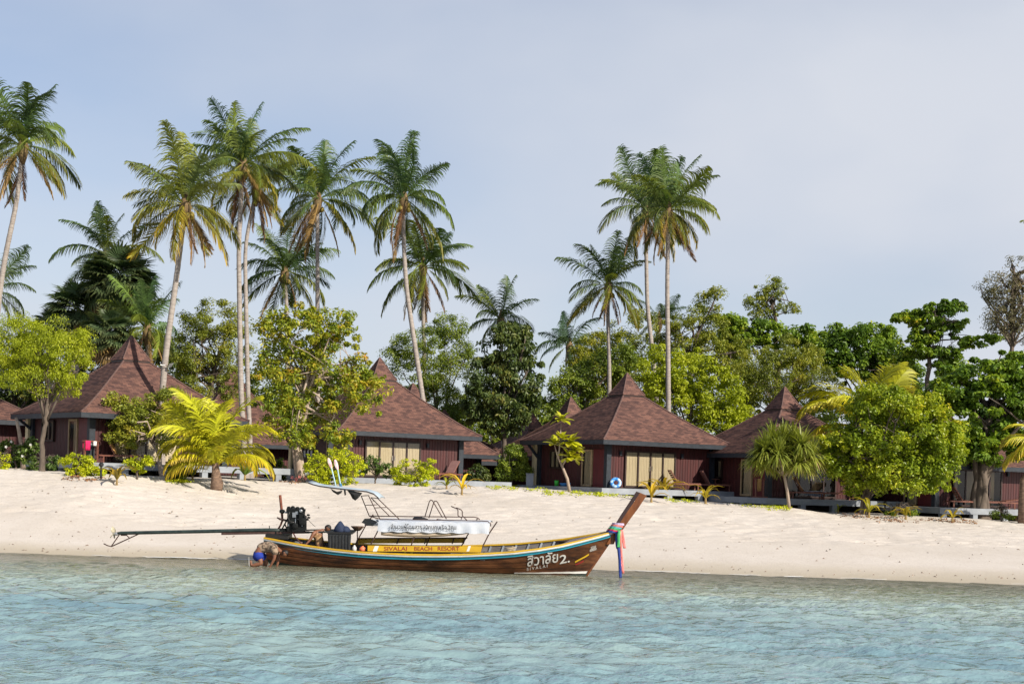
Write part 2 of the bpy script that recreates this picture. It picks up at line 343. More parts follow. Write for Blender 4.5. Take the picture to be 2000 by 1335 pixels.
# thin broken foam where the ripples lap the sand
def foam():
    r = random.Random(4); b = MB(); X = np.arange(-19, 19, .12); ny = vnoise(X, X * 0, 31, 16, .5, 6); 
    ys_ = np.array([float(np.interp(.012, ground_np(np.full(60, x), np.linspace(46.5, 49.2, 60)), np.linspace(46.5, 49.2, 60))) for x in X])
    k = 0
    while k < len(X) - 6:
        n = r.randint(5, 26); seg = range(k, min(k + n, len(X)))
        if ny[k] > -.15 and len(seg) > 4:
            w = r.uniform(.03, .16); a, c = [], []
            for q, i in enumerate(seg):
                t = math.sin(math.pi * q / (len(seg) - 1)) ** .6; o = .12 * math.sin(i * .5) + .06 * math.sin(i * 1.7); a.append((X[i], ys_[i] - .1 + o - w * t, .018)); c.append((X[i], ys_[i] - .1 + o + w * t * .6, .024))
            b.grid([a, c])
        k += n + r.randint(1, 10)
    tag(obj('foam', b, M('sea_foam', (.80, .81, .80), (.55, .57, .55), 9, .8, .5)), 'thin broken line of foam along the water edge', 'foam', kind='stuff')
foam()

# ------------------------------------------------------------------ bungalows
SHINGLE = shinglemat(); GLASS = glassmat()
PLANK = M('plank_paint', (.080, .019, .019), (.038, .012, .013), 1.2, .5, .25, .4, stretch=(9, 9, .5))
NAVY = M('navy_paint', (.022, .030, .042), (.012, .017, .024), 5, .5, .15)
DARKWOOD = M('dark_frame_wood', (.040, .020, .017), (.02, .011, .010), 4, .5, .2)
REDDOOR = M('red_door_paint', (.125, .014, .018), (.075, .010, .013), 2, .45, .2, stretch=(8, 8, .5))
CURTAIN = M('cream_curtain', (.66, .57, .42), (.55, .465, .33), 3, .85, .1, stretch=(5, 5, .4))
CREAM = M('cream_plaster', (.68, .58, .36), (.58, .48, .29), 2, .85, .2)
CONCRETE = M('grey_concrete', (.28, .31, .345), (.20, .22, .25), 1.4, .9, .4)
PALEDOOR = M('pale_door_wood', (.42, .31, .18), (.30, .21, .12), 3, .6, .2)
TEAK = M('teak_slats', (.22, .085, .055), (.12, .045, .032), 3, .5, .25, stretch=(1, 8, 8))
def roof_mesh(r0, z0, r1, z1, n, power, cx=0, cy=0):
    """Square hip roof laid in overlapping courses from r0,z0 down to r1,z1."""
    mb = MB(); uv = []
    def zz(u): return z1 + (z0 - z1) * (1 - u) ** power
    for i in range(n):
        ua, ub = i / n, (i + 1) / n
        ra, rb = r0 + (r1 - r0) * ua, r0 + (r1 - r0) * ub
        za, zb = zz(ua) - .004, zz(ub) + .028
        for k in range(4):
            a = k * math.pi / 2; c, s = math.cos(a), math.sin(a)
            def pt(x, y, z): return (cx + x * c - y * s, cy + x * s + y * c, z)
            mb.add([pt(-rb, -rb, zb), pt(rb, -rb, zb), pt(ra, -ra, za), pt(-ra, -ra, za), pt(-rb, -rb, zb - .032), pt(rb, -rb, zb - .032)], [(0, 1, 2, 3), (4, 5, 1, 0)])
            v = i + k * 60
            uv += [(-rb, v + .02), (rb, v + .02), (ra, v + .98), (-ra, v + .98), (-rb, v + .02), (rb, v + .02), (rb, v + .02), (-rb, v + .02)]
    mb.uv = uv; return mb
def grooved(L_, H, pitch=.17):
    """Upright boards with a groove between each two, one continuous surface in x (0..L) and z (0..H), facing -y."""
    xs_, ys_ = [], []
    n = max(2, int(L_ / pitch)); p = L_ / n
    for i in range(n):
        for dx, dy in ((.0, .03), (.012, 0), (p - .012, 0), (p - .001, .03)): xs_.append(i * p + dx); ys_.append(dy)
    return MB().grid([[(x, y, 0) for x, y in zip(xs_, ys_)], [(x, y, H) for x, y in zip(xs_, ys_)]])
class Face:
    """A wall plane of a bungalow: k = 0 the front (local -y), 3 the side (local -x); s runs from the near corner along the wall."""
    def __init__(s, k, hw): s.k, s.hw = k, hw
    def __call__(s, a, d, z):        # a along the wall from the near (-,-) corner, d proud of the wall
        h = s.hw
        return Vector((-h + a, -h - d, z)) if s.k == 0 else Vector((-h - d, -h + a, z))
    def box(s, mb, a0, a1, d0, d1, z0, z1):
        p, q = s(a0, d0, z0), s(a1, d1, z1)
        return mb.box([min(x, y) for x, y in zip(p, q)], [max(x, y) for x, y in zip(p, q)])
def glazing(root, F, name, a0, a1, z0, z1, n, frame=DARKWOOD, bar=.085, cur=(1, 1, 1, 1), back=None):
    f = MB(); F.box(f, a0, a1, .015, .11, z1 - bar, z1); F.box(f, a0, a1, .015, .11, z0, z0 + bar)
    w = (a1 - a0 - bar) / n
    for i in range(n + 1): F.box(f, a0 + i * w, a0 + i * w + bar, .012, .113, z0 + .002, z1 - .002)
    fr = obj(name, f, frame, root, False)
    for i in range(n):
        x0, x1 = a0 + i * w + bar, a0 + (i + 1) * w
        g = MB(); g.add([F(x0, .085, z0 + bar), F(x1, .085, z0 + bar), F(x1, .085, z1 - bar), F(x0, .085, z1 - bar)], [(0, 1, 2, 3) if F.k == 0 else (3, 2, 1, 0)])
        obj('pane', g, GLASS, fr, False)
        b = MB(); F.box(b, x0, x1, .033, .04, z0 + bar, z1 - bar); obj('room_shade_panel', b, M('painted_room_shade', (.03, .026, .024), (.015, .013, .013), 2, .8, 0), fr, False)  # dark-coloured panel on the wall stands in for the unlit room behind the glass
        if cur[i % len(cur)]:
            c = cur[i % len(cur)]; m_ = 26; rows = []
            for z in (z0 + bar + .01, z1 - bar - .005):
                rows.append([F(x0 + (x1 - x0) * (.02 + c * .96 * j / m_), .055 + .012 * math.sin(j * 1.7) + .006 * math.sin(j * .9 + i), z) for j in range(m_ + 1)])
            obj('curtain', MB().grid(rows), CURTAIN, fr, False)
    if name == 'sliding_door':
        h = MB(); m_ = a0 + (a1 - a0) / 2
        for dx in (-.07, .07): F.box(h, m_ + dx - .012, m_ + dx + .012, .114, .15, z0 + .9, z0 + 1.15)
        obj('handle', h, M('brushed_steel', (.55, .55, .55), (.4, .4, .4), 10, .3, 0, metal=1), fr, False)
    return fr
def hips(apexr, zf, rs, rad):
    out = []
    for k in range(4):
        a = math.pi / 4 + k * math.pi / 2
        out.append(MB().tube([(math.cos(a) * r * 1.4142, math.sin(a) * r * 1.4142, zf(r) + .02) for r in rs], rad, 5))
    return out
def bungalow(label, ax, ay, Y, deck_y, rot, half=4.28, hw=3.4, detail=2, deck=True, eave=2.25, group='resort bungalows', cream_end=True, fcur=(1,1,1,1), deck_ext=(1.9, 1.7), xcur=(.85,), deck_z=None, capr=.74, face3=True, deck_r=.9):
    ap = P(ax, ay, Y); dz = deck_z if deck_z is not None else P(ax, deck_y, Y - half * 1.35).z
    top = ap.z - dz
    g = gz(ap.x, Y) - dz
    root = thing('bungalow', label, 'bungalow', (ap.x, Y, dz), math.radians(rot), group)
    caph = 1.22 * capr / .72
    # roof
    zc = top - caph
    rf = obj('roof', roof_mesh(capr * .8, zc - .02, half, eave, 38, 1.14), SHINGLE, root, False)
    cap = obj('roof_cap', roof_mesh(.012, top, capr, zc, 12, 1.08), SHINGLE, root, False)
    m = MB(); m.box((-capr + .03, -capr + .03, zc - .09), (capr - .03, capr - .03, zc - .012)); obj('cap_board', m, DARKWOOD, root, False)
    zf = lambda r: eave + (zc - .02 - eave) * (1 - (r - capr * .82) / (half - capr * .82)) ** 1.14
    RIDGE = M('ridge_shingle', (.13, .075, .065), (.085, .05, .045), 6, .85, .3)
    for h in hips(capr, zf, [capr * .82 + (half - capr * .82) * t for t in np.linspace(0, 1, 12)], .045): obj('hip_ridge', h, RIDGE, rf, False)
    for h in hips(0, lambda r: zc + (top - zc) * (1 - r / capr) ** 1.08, [capr * t for t in np.linspace(.02, 1, 5)], .035): obj('hip_ridge', h, RIDGE, cap, False)
    for k in range(4):
        m = MB(); a = half - .01
        lo, hi = [(-a, -a, 0), (a, -a + .05, 0)] if k == 0 else [(-a, a - .05, 0), (a, a, 0)] if k == 1 else [(-a, -a + .052, 0), (-a + .05, a - .052, 0)] if k == 2 else [(a - .05, -a + .052, 0), (a, a - .052, 0)]
        m.box((lo[0], lo[1], eave - .24), (hi[0], hi[1], eave - .006)); obj('fascia', m, NAVY, root, False)
    m = MB(); m.box((-half + .07, -half + .07, eave - .12), (half - .07, half - .07, eave - .07)); obj('soffit', m, M('soffit_board', (.055, .042, .036), (.035, .026, .022), 3, .8, .1, stretch=(.5, 8, 1)), root, False)
    # walls
    H = eave - .13
    core = MB(); core.box((-hw + .04, -hw + .04, -.02), (hw - .04, hw - .04, H)); obj('wall_core', core, CREAM, root, False)
    for k in (0, 3):
        w = grooved(2 * hw, H)
        if k == 0: w.v = [(x - hw, y - hw, z) for x, y, z in w.v]
        else: w.v = [(y - hw, hw - x, z) for x, y, z in w.v]
        obj('plank_wall', w, PLANK, root, False)
    w = grooved(2 * hw, H); w.v = [(hw - y, x - hw, z) for x, y, z in w.v]; obj('plank_wall', w, PLANK, root, False)
    F0, F3 = Face(0, hw), Face(3, hw)
    for (x, y) in ((-hw, -hw), (hw, -hw), (-hw, hw)):
        m = MB(); m.box((x - .14, y - .14, 0), (x + .14, y + .14, H + .02)); obj('corner_post', m, NAVY, root, False)
    if detail >= 1:
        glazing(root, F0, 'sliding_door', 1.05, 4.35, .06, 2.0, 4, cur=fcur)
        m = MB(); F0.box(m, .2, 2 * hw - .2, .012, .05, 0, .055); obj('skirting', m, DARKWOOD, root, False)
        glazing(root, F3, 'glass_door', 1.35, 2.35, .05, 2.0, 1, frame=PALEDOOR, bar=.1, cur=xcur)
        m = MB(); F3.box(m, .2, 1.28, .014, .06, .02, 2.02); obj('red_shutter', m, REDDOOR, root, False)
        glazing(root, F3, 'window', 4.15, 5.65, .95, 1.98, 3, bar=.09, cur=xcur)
        if cream_end:
            m = MB(); m.box((-hw - .25, hw + .16, -.5), (-hw + .35, hw + .5, H)); obj('end_wall', m, CREAM, root, False)
        # wall lamps by the big doors
        for a in (.75, 4.75):
            m = MB(); F0.box(m, a - .06, a + .06, .03, .14, 1.72, 1.95); obj('wall_lamp', m, NAVY, root, False)
        # brackets under the eave at the far end of the side wall
        m = MB(); m.bar((-hw - .05, hw + .1, 1.5), (-half + .1, hw + .1, eave - .2), .12); obj('eave_bracket', m, NAVY, root, False)
    if deck:
        e0, e3 = deck_ext
        m = MB(); m.box((-hw - e3, -hw - e0, -.30), (hw + deck_r, hw + .3, -.004)); ds = obj('deck_slab', m, CONCRETE, root, False)
        for a in np.arange(-hw - e3 + .3, hw + deck_r - .1, 2.0):
            m = MB(); m.box((a - .15, -hw - e0 + .02, min(g - .4, -.9)), (a + .15, -hw - e0 + .3, -.302)); obj('deck_leg', m, CONCRETE, ds, False)
        for a in np.arange(-hw - e0 + 2.2, hw, 2.0):
            m = MB(); m.box((-hw - e3 + .02, a - .15, min(g - .4, -.9)), (-hw - e3 + .3, a + .15, -.302)); obj('deck_leg', m, CONCRETE, ds, False)
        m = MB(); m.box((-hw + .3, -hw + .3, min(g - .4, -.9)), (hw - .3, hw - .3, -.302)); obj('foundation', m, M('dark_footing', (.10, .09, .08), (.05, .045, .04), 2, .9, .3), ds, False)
    return root, F0, F3
B1, B1F, B1S = bungalow('brown shingled bungalow with pink laundry and orange towel on its porch', 257, 655, 70, 905, 40, deck_z=3.14, xcur=(.5,), deck_ext=(1.6, 1.3), deck_r=4.2, fcur=(1, 1, 1, 1))
B2, B2F, B2S = bungalow('brown shingled bungalow half hidden by the bent white-limbed tree', 742, 698, 79, 934, 31, deck_z=2.80, eave=2.42, deck_r=2.2)
B3, B3F, B3S = bungalow('brown shingled bungalow in full view above the boat prow, blue ring on its deck', 1225, 728, 79, 942, 30, deck_z=2.67, eave=2.49, deck_ext=(1.5, 1.3))
B4, B4F, B4S = bungalow('brown shingled bungalow behind the spiky round-headed screw pine', 1533, 755, 78.5, 970, 26, deck_z=2.42, eave=2.3, deck_ext=(2.1, 1.6), fcur=(.5, 0, .45, 0))
B5, B5F, B5S = bungalow('brown shingled bungalow shaded by the thick-trunked almond tree', 1846, 798, 78, 980, 24, deck_z=2.22, eave=2.2, deck_ext=(1.9, 1.3), fcur=(.35, .9, 0, .4))
bungalow('smaller bungalow roof rising just behind the shoulder of another roof, beside the curved palm', 807, 748, 86, 0, 31, half=4.0, hw=3.0, detail=0, deck_z=2.2, eave=2.15, deck=False, capr=.62)
bungalow('smaller bungalow roof peeking out behind the bungalow with the blue ring', 1115, 775, 88, 0, 28, half=3.9, hw=3.0, detail=0, deck_z=2.15, eave=2.2, deck=False, capr=.8)
bungalow('far bungalow roof under the dark glossy tree, only its tip showing', 1040, 806, 106, 0, 28, half=4.0, hw=3.2, detail=0, deck_z=2.2, eave=2.1, deck=False)
bungalow('bungalow roof whose sloping edge shows between yellow palm and bent tree', 452, 715, 90, 0, 31, half=4.3, hw=3.3, detail=0, deck_z=2.4, eave=2.2, deck=False)
bungalow('bungalow cut by the picture edge, its eave above white-flowered plants', -92, 700, 76, 0, 33, half=4.2, hw=3.3, detail=0, deck_z=2.7, eave=2.5, deck=True)
bungalow('low bungalow with a dark roof behind the lime feathery tree', -60, 762, 83, 0, 33, half=4.6, hw=3.4, detail=0, deck_z=2.2, eave=2.0, deck=False)
bungalow('low roofed bungalow seen through the gap beside the wooden lounger', 868, 800, 90, 0, 31, half=4.2, hw=3.0, detail=0, deck_z=2.0, eave=2.0, deck=False)

# ------------------------------------------------------------------ palms
FROND = frondmat()
BARK = M('palm_bark', (.38, .345, .315), (.22, .19, .17), 3, .9, .5, stretch=(1, 1, 7))
def frond_mesh(elev, droop, Lg=4.4, n=60, seed=0, ll=1.2, hang=1.0, w=.045, power=1.3):
    """A feather leaf along +x: a curved midrib with two rows of hanging leaflets."""
    r = random.Random(seed); V, Fq, tip, rnd = [], [], [], []
    K = 40; pts = [Vector((0, 0, 0))]; side = r.uniform(-.22, .22)
    for i in range(K):
        u = (i + .5) / K; e = math.radians(elev - droop * u ** power); yw = side * u
        pts.append(pts[-1] + Vector((math.cos(e) * math.cos(yw), math.cos(e) * math.sin(yw), math.sin(e))) * (Lg / K))
    def at(u):
        f = min(u, .9999) * K; i = int(f); return pts[i].lerp(pts[i + 1], f - i), (pts[i + 1] - pts[i]).normalized()
    def quad(a, b, c, d, t0, t1, q):
        o = len(V); V.extend([a, b, c, d]); Fq.append((o, o + 1, o + 2, o + 3)); tip.extend([t0, t0, t1, t1]); rnd.extend([q] * 4)
    # midrib
    for i in range(0, K, 2):
        a, b = pts[i], pts[min(i + 2, K)]; wa, wb = .055 * (1 - i / K) + .008, .055 * (1 - (i + 2) / K) + .008
        d = (b - a).normalized(); sd = d.cross(Vector((0, 0, 1)))
        sd = sd.normalized() if sd.length > .05 else Vector((0, 1, 0)); up = sd.cross(d)
        quad(a - sd * wa, a + up * wa * .6, b + up * wb * .6, b - sd * wb, .55, .5, .75); quad(a + up * wa * .6, a + sd * wa, b + sd * wb, b + up * wb * .6, .55, .5, .75)
    G = Vector((0, 0, -1))
    for i in range(n):
        u = .14 + .86 * (i + r.random() * .5) / n; p, t = at(u); sd = t.cross(Vector((0, 0, 1))); sd = sd.normalized() if sd.length > .05 else Vector((0, 1, 0)); up = sd.cross(t)
        prof = (min(1, (u - .05) / .22)) * (1 - .75 * max(0, (u - .5) / .5) ** 1.5)
        for s_ in (-1, 1):
            if r.random() < .06: continue
            l = ll * prof * r.uniform(.72, 1.18); q = r.random(); sw = .55 + .75 * u + r.uniform(-.28, .28)
            d = (sd * s_ + t * sw + up * r.uniform(.15, .4)).normalized()
            hg = hang * r.uniform(.8, 1.25); a = p; wv = (t * .8 + up * .3).normalized(); W = w * r.uniform(.8, 1.2)
            segs = [(.38, W, W * 1.1), (.34, W * 1.1, W * .8), (.28, W * .8, .006)]; acc = 0
            for kk, (fr, w0, w1) in enumerate(segs):
                dd = (d + G * hg * (.28 + .75 * kk)).normalized(); b = a + dd * (l * fr)
                wv2 = (wv - dd * wv.dot(dd)); wv2 = wv2.normalized() if wv2.length > 1e-3 else up
                quad(a - wv2 * w0 / 2, a + wv2 * w0 / 2, b + wv2 * w1 / 2, b - wv2 * w1 / 2, acc * .75 + .25 * u, (acc + fr) * .75 + .25 * u, q); acc += fr; a = b
    me = mesh_np('frond', [tuple(v) for v in V], Fq, {'tip': tip, 'rnd': rnd}); me.materials.append(FROND); return me
FR = {}
for k_, (el, dr) in {'up': (84, 34), 'high': (64, 66), 'mid': (38, 92), 'low': (6, 86), 'hang': (-30, 58), 'dead': (-62, 26)}.items():
    FR[k_] = [frond_mesh(el + random.Random(s).uniform(-5, 5), dr * random.Random(s + 5).uniform(.85, 1.2), seed=s * 7 + len(k_), hang=.75 if k_ in ('up', 'high') else 1.4, ll=1.2 if k_ != 'dead' else .8) for s in range(4)]
GREENS = [(.070, .122, .032), (.095, .150, .030), (.056, .108, .040), (.130, .172, .026)]
def frond(root, p, kind, az, scale, rnd, color, alpha, roll=None, name='frond', src=None):
    me = rnd.choice((src or FR)[kind]); o = bpy.data.objects.new(name, me)
    o.matrix_basis = Matrix.Translation(p) @ Matrix.Rotation(az, 4, 'Z') @ Matrix.Rotation(roll if roll is not None else rnd.uniform(-.7, .7), 4, 'X') @ Matrix.Diagonal((scale, scale, scale, 1))
    o.color = (*color, alpha); return link(o, root)
def palm(label, pts, crown, Y, spread, seed, dead=3, yellow=.25, nuts=0, r0=.165, group='coconut palms', n=None, shade=1.0, tint=(1, 1, 1), ripe=.0):
    """pts: trunk in photograph pixels from the foot up (the last one is the crown); spread: half width of the crown in pixels."""
    r = random.Random(seed); W_ = [P(x, y, Y) for x, y in pts]; c = P(*crown, Y); g = gz(W_[0].x, Y)
    if W_[0].z > g + .3: W_ = [Vector((W_[0].x - (W_[1].x - W_[0].x if len(W_) > 1 else 0) * .2, Y, g))] + W_
    W_[0].z = min(W_[0].z, g - .1); W_.append(c)
    root = thing('coconut_palm', label, 'palm tree', (W_[0].x, Y, g), 0, group)
    # smooth the trunk line
    Z = [w.z for w in W_]; zs_ = np.linspace(Z[0], Z[-1], 64); X = np.interp(zs_, Z, [w.x for w in W_])
    for _ in range(16): X[1:-1] = (X[:-2] + 2 * X[1:-1] + X[2:]) / 4
    t = MB(); rad = []; line = []
    for i, (x, z) in enumerate(zip(X, zs_)):
        h = (z - Z[0]); rr = r0 * (1 + .75 * math.exp(-h / .55)) * (1 - .32 * i / 63) * (1 + .07 * (i % 2)); rad.append(rr); line.append((x, Y, z))
    t.tube(line, rad, 9); obj('trunk', t, BARK, root, smooth=True)
    sc_ = spread * Y / FPX / 3.5
    hd = MB(); hd.lathe([(r0 * .7, -.9), (r0 * 1.5, -.45), (r0 * 1.9, 0), (r0 * 1.2, .4), (.03, .9)], c, 9); obj('crown_shaft', hd, M('leaf_bases', (.20, .14, .06), (.10, .06, .03), 6, .8, .5, stretch=(4, 4, 1)), root, smooth=True)
    wind = r.uniform(0, 6.28); N_ = n or 28; plan = [('up', .19), ('high', .22), ('mid', .18), ('low', .20), ('hang', .21)]
    k = 0
    for kind, part in plan:
        m_ = max(2, round(N_ * part))
        for j in range(m_):
            az = 2 * math.pi * (j + r.uniform(-.5, .5)) / m_ + k * 1.1; az += .28 * math.sin(az - wind)
            cl = r.choice(GREENS); al = {'up': .0, 'high': .08, 'mid': .15, 'low': .3, 'hang': .75}[kind] * yellow * 2
            f = shade * r.uniform(.85, 1.15); f2 = ripe * {'up': .5, 'high': .6, 'mid': .8, 'low': 1, 'hang': 1.2}[kind]
            col = tuple((1 - min(f2, 1)) * v * f * tt + min(f2, 1) * y_ for v, tt, y_ in zip(cl, tint, (.30, .27, .02)))
            frond(root, c + Vector((math.cos(az) * .12, math.sin(az) * .12, .1)), kind, az, sc_ * r.uniform(.72, 1.16) * {'up': .98, 'high': 1.04, 'mid': 1, 'low': 1, 'hang': .92}[kind], r, col, min(al, 1))
        k += 1
    for j in range(dead):
        az = 2 * math.pi * j / dead + r.uniform(-.5, .5)
        frond(root, c + Vector((math.cos(az) * .15, math.sin(az) * .15, -.1)), 'dead', az, sc_ * r.uniform(.6, .9), r, r.choice([(.20, .115, .055), (.26, .17, .07), (.15, .08, .05)]), .2, name='dead_frond')
    for j in range(nuts):
        az = r.uniform(0, 6.28); q = c + Vector((math.cos(az) * .32, math.sin(az) * .32, -.25 - .3 * r.random()))
        b = MB(); b.lathe([(.02, -.17), (.1, -.12), (.135, 0), (.1, .12), (.02, .17)], q, 8); obj('coconut', b, M('coconut_husk', (.36, .27, .05), (.20, .16, .03), 4, .5, .2), root, smooth=True)
    return root
palm('coconut palm cut by the picture edge, leaning trunk, highest crown at that side', [(-30, 900), (-14, 700), (0, 565), (10, 500), (33, 395)], (45, 288), 75, 122, 1, dead=6, yellow=.4)
palm('leaning coconut palm with golden nuts and a floodlight on its trunk', [(315, 915), (317, 760), (325, 680), (345, 540)], (362, 405), 67.5, 122, 2, dead=7, yellow=.75, nuts=14, r0=.165, ripe=.16, tint=(1.25, 1.1, 1))
palm('tallest coconut palm, thin straight trunk of the close pair', [(478, 900), (470, 750), (466, 480)], (474, 325), 78, 110, 3, dead=5, yellow=.45, nuts=5, n=30, r0=.16)
palm('second trunk of the close palm pair with its crown tucked under the tallest', [(490, 900), (484, 760), (478, 480)], (500, 372), 80, 86, 4, dead=5, yellow=.55, n=18, r0=.14, ripe=.1)
palm('coconut palm with drooping crown next to the close palm pair', [(620, 900), (620, 600), (620, 470)], (620, 392), 88, 104, 5, dead=6, yellow=.4, nuts=4)
palm('low dark coconut palm whose crown sits behind the olive tree tops', [(562, 900), (560, 600)], (556, 535), 96, 92, 6, dead=2, yellow=.2, shade=.85, nuts=6)
palm('coconut palm with a long curving trunk rising past the roof peak', [(842, 900), (826, 780), (808, 660), (793, 560), (787, 450)], (788, 392), 84, 112, 7, dead=4, yellow=.2, nuts=6)
palm('coconut palm standing behind the curved trunk, crown below its neighbour', [(832, 900), (828, 665), (825, 580)], (826, 525), 96, 96, 8, dead=6, yellow=.2, shade=.9)
palm('short coconut palm sprouting above the dark glossy tree', [(984, 900), (980, 700)], (978, 628), 100, 74, 9, dead=1, yellow=.15, shade=.9, n=20)
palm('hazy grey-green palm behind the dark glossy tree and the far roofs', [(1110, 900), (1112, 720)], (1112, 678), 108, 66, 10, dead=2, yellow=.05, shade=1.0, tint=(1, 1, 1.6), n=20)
palm('coconut palm with straight pale trunk, lower neighbour of the tall pair', [(1190, 900), (1190, 700), (1187, 620)], (1188, 562), 94, 84, 11, dead=5, yellow=.45, nuts=3)
palm('tall coconut palm partly behind its twin, trunk bowed', [(1290, 900), (1275, 690), (1264, 600), (1262, 490)], (1262, 412), 92, 100, 12, dead=7, yellow=.5, shade=.95)
palm('tall coconut palm with dead straight trunk standing behind the full bungalow', [(1306, 900), (1305, 700), (1303, 560), (1305, 450)], (1305, 415), 85, 98, 13, dead=6, yellow=.5, nuts=4, shade=1.0)
palm('dark coconut palm behind the fan palm clump', [(212, 900), (210, 600)], (208, 500), 92, 84, 14, dead=0, yellow=.05, shade=.75, n=20)
palm('palm at the picture edge with only low fronds in view below the tall crown', [(-24, 900), (-22, 640)], (-20, 572), 86, 84, 15, dead=0, yellow=.15, shade=.85, n=18)
palm('small dark palm between the two tall trunks above the tree tops', [(1288, 900), (1287, 680)], (1287, 628), 112, 46, 16, dead=0, yellow=.05, shade=.8, n=16)
palm('palm at the picture edge above the grey leafless tree, frond tips in view', [(2120, 980), (2115, 600)], (2106, 505), 80, 92, 17, dead=2, yellow=.2, n=20)
palm('feathery light green palm behind the peak of the porch-laundry bungalow', [(290, 900), (288, 700)], (287, 645), 80, 88, 18, dead=5, yellow=.25, shade=1.25, n=24, r0=.14)
# young golden palms with arching leaves from near the ground
FRY = {k_: [frond_mesh(el, dr, Lg=3.4, n=58, seed=60 + s * 3 + len(k_), ll=1.05, hang=h_, w=.06, power=1.7) for s in range(3)] for k_, (el, dr, h_) in
       {'up': (84, 62, .35), 'high': (70, 108, .45), 'mid': (52, 120, .7), 'low': (34, 118, 1.1), 'hang': (18, 105, 1.3)}.items()}
def low_palm(label, fx, fy, Y, crown, spread, seed, azs, stump=True, name='coconut_palm', base=(.34, .36, .016), grp='young golden palms'):
    r = random.Random(seed); f = foot(fx, fy, Y) if fy is None or Y else onground(fx, fy); c = P(*crown, f.y)
    root = thing(name, label, 'palm tree', f, 0, grp); s_ = spread * f.y / FPX / 2.75
    if stump:
        h = c.z - f.z; b = MB()
        b.tube([(f.x, f.y, f.z - .15), (f.x + .03, f.y, f.z + .25 * h), (f.x - .02, f.y, f.z + .6 * h), (c.x, c.y, c.z + .1)], [.26, .28, .2, .13], 11); obj('trunk', b, M('fibrous_stump', (.24, .16, .11), (.10, .065, .05), 5, .95, .7, stretch=(1, 1, 3)), root, smooth=True)
    for kind, az, sc2, al in azs:
        v = r.uniform(.85, 1.2); frond(root, c + Vector((math.cos(az) * .08, math.sin(az) * .08, 0)), kind, az, s_ * sc2, r, (base[0] * v, base[1] * v, base[2]), al, src=FRY)
    return root
PI = math.pi
g0 = onground(422, 955)
low_palm('young golden coconut palm with fibrous stump alone on the sand', 422, 955, g0.y, (420, 908), 110, 3,
         [('hang', PI + .1, .84, 1), ('low', .1, 1.0, 1), ('hang', PI - .5, .7, 1), ('low', -.45, .85, 1), ('low', PI + .5, .85, .95), ('mid', PI - .1, 1.05, .5), ('mid', .2, 1.0, .4), ('mid', PI * .5, .9, .4),
          ('high', PI + .3, 1.2, .3), ('high', -.2, 1.16, .35), ('high', PI * .35, 1.15, .2), ('up', 2.4, 1.2, .2), ('up', -.6, 1.15, .25), ('up', 4.2, 1.15, .2), ('high', PI * 1.35, .95, .4), ('high', -.9, .95, .3), ('up', PI * .9, 1.3, .1), ('up', .1, 1.25, .1), ('up', 1.7, 1.25, .1), ('mid', -1.2, .8, .5), ('mid', PI * 1.25, .8, .6)])
low_palm('golden palm whose fan of fronds rises behind the round-crowned beach tree', 1690, 985, 73.5, (1688, 838), 118, 5,
         [('mid', PI + .1, 1.12, .8), ('hang', PI - .15, .95, 1), ('high', PI - .2, 1.15, .25), ('up', PI * .8, 1.15, .15), ('up', 1.2, 1.2, .2), ('up', .3, 1.1, .25), ('high', .2, 1.1, .75), ('high', -.3, 1.0, .6), ('mid', .2, 1.0, .9), ('high', PI + .4, 1.05, .35)], stump=False)
low_palm('golden palm reaching in at the picture edge beside the almond trunk', 1998, 1018, 68.5, (2048, 885), 88, 6,
         [('hang', PI + .15, 1.0, .9), ('mid', PI - .1, 1.0, .6), ('low', PI + .5, .95, .8), ('high', PI - .4, 1, .4), ('up', 1.5, 1, .2), ('high', .3, 1, .3), ('low', -.3, 1, .6), ('mid', PI * 1.4, .9, .5)])
# seedling palms along the edge of the sand
def spiky(label, x, y, w, h, seed, colour, alpha, nl=11, Y=None, group='seedling palms on the sand edge', name='palm_seedling'):
    r = random.Random(seed); f = onground(x, y) if Y is None else foot(x, y, Y); m_ = f.y / FPX
    root = thing(name, label, 'plant', f, 0, group); b = MB(); b.tube([f - Vector((0, 0, .1)), f + Vector((0, 0, h * m_ * .32))], [.07, .035], 6); obj('stem', b, M('seedling_stem', (.30, .22, .08), (.18, .12, .05), 6, .8, .2), root)
    for i in range(nl):
        az = 2 * PI * i / nl * 1.62 + r.uniform(-.3, .3); el = r.uniform(.55, 1.45); hl = h * m_ * 1.05 / max(.75, math.sin(el)); wl = w * m_ * .72
        mb = MB(); rows = []; tp = []; rn = r.random(); d = Vector((math.cos(az), math.sin(az), 0)); sd = Vector((-math.sin(az), math.cos(az), 0)); ln = min(hl, wl / max(.25, math.cos(el)))
        for k in range(6):
            t = k / 5; e = el - .75 * t * t; p = f + Vector((0, 0, h * m_ * .2)) + d * (ln * t * math.cos(e)) + Vector((0, 0, ln * t * math.sin(e))); ww = (.35 + 2.6 * t - 2.85 * t * t) * .075 * max(.6, ln)
            rows.append([p - sd * ww + Vector((0, 0, ww * .5)), p, p + sd * ww + Vector((0, 0, ww * .5))]); tp += [t] * 3
        mb.grid(rows); mb.at = {'tip': tp, 'rnd': [rn] * len(tp)}
        o = obj('leaf', mb, FROND, root); v = r.uniform(.8, 1.25); o.color = (colour[0] * v, colour[1] * v, colour[2], alpha * r.uniform(.5, 1.2))
    return root
YG, YL, GR = (.20, .22, .012), (.42, .30, .02), (.10, .17, .02)
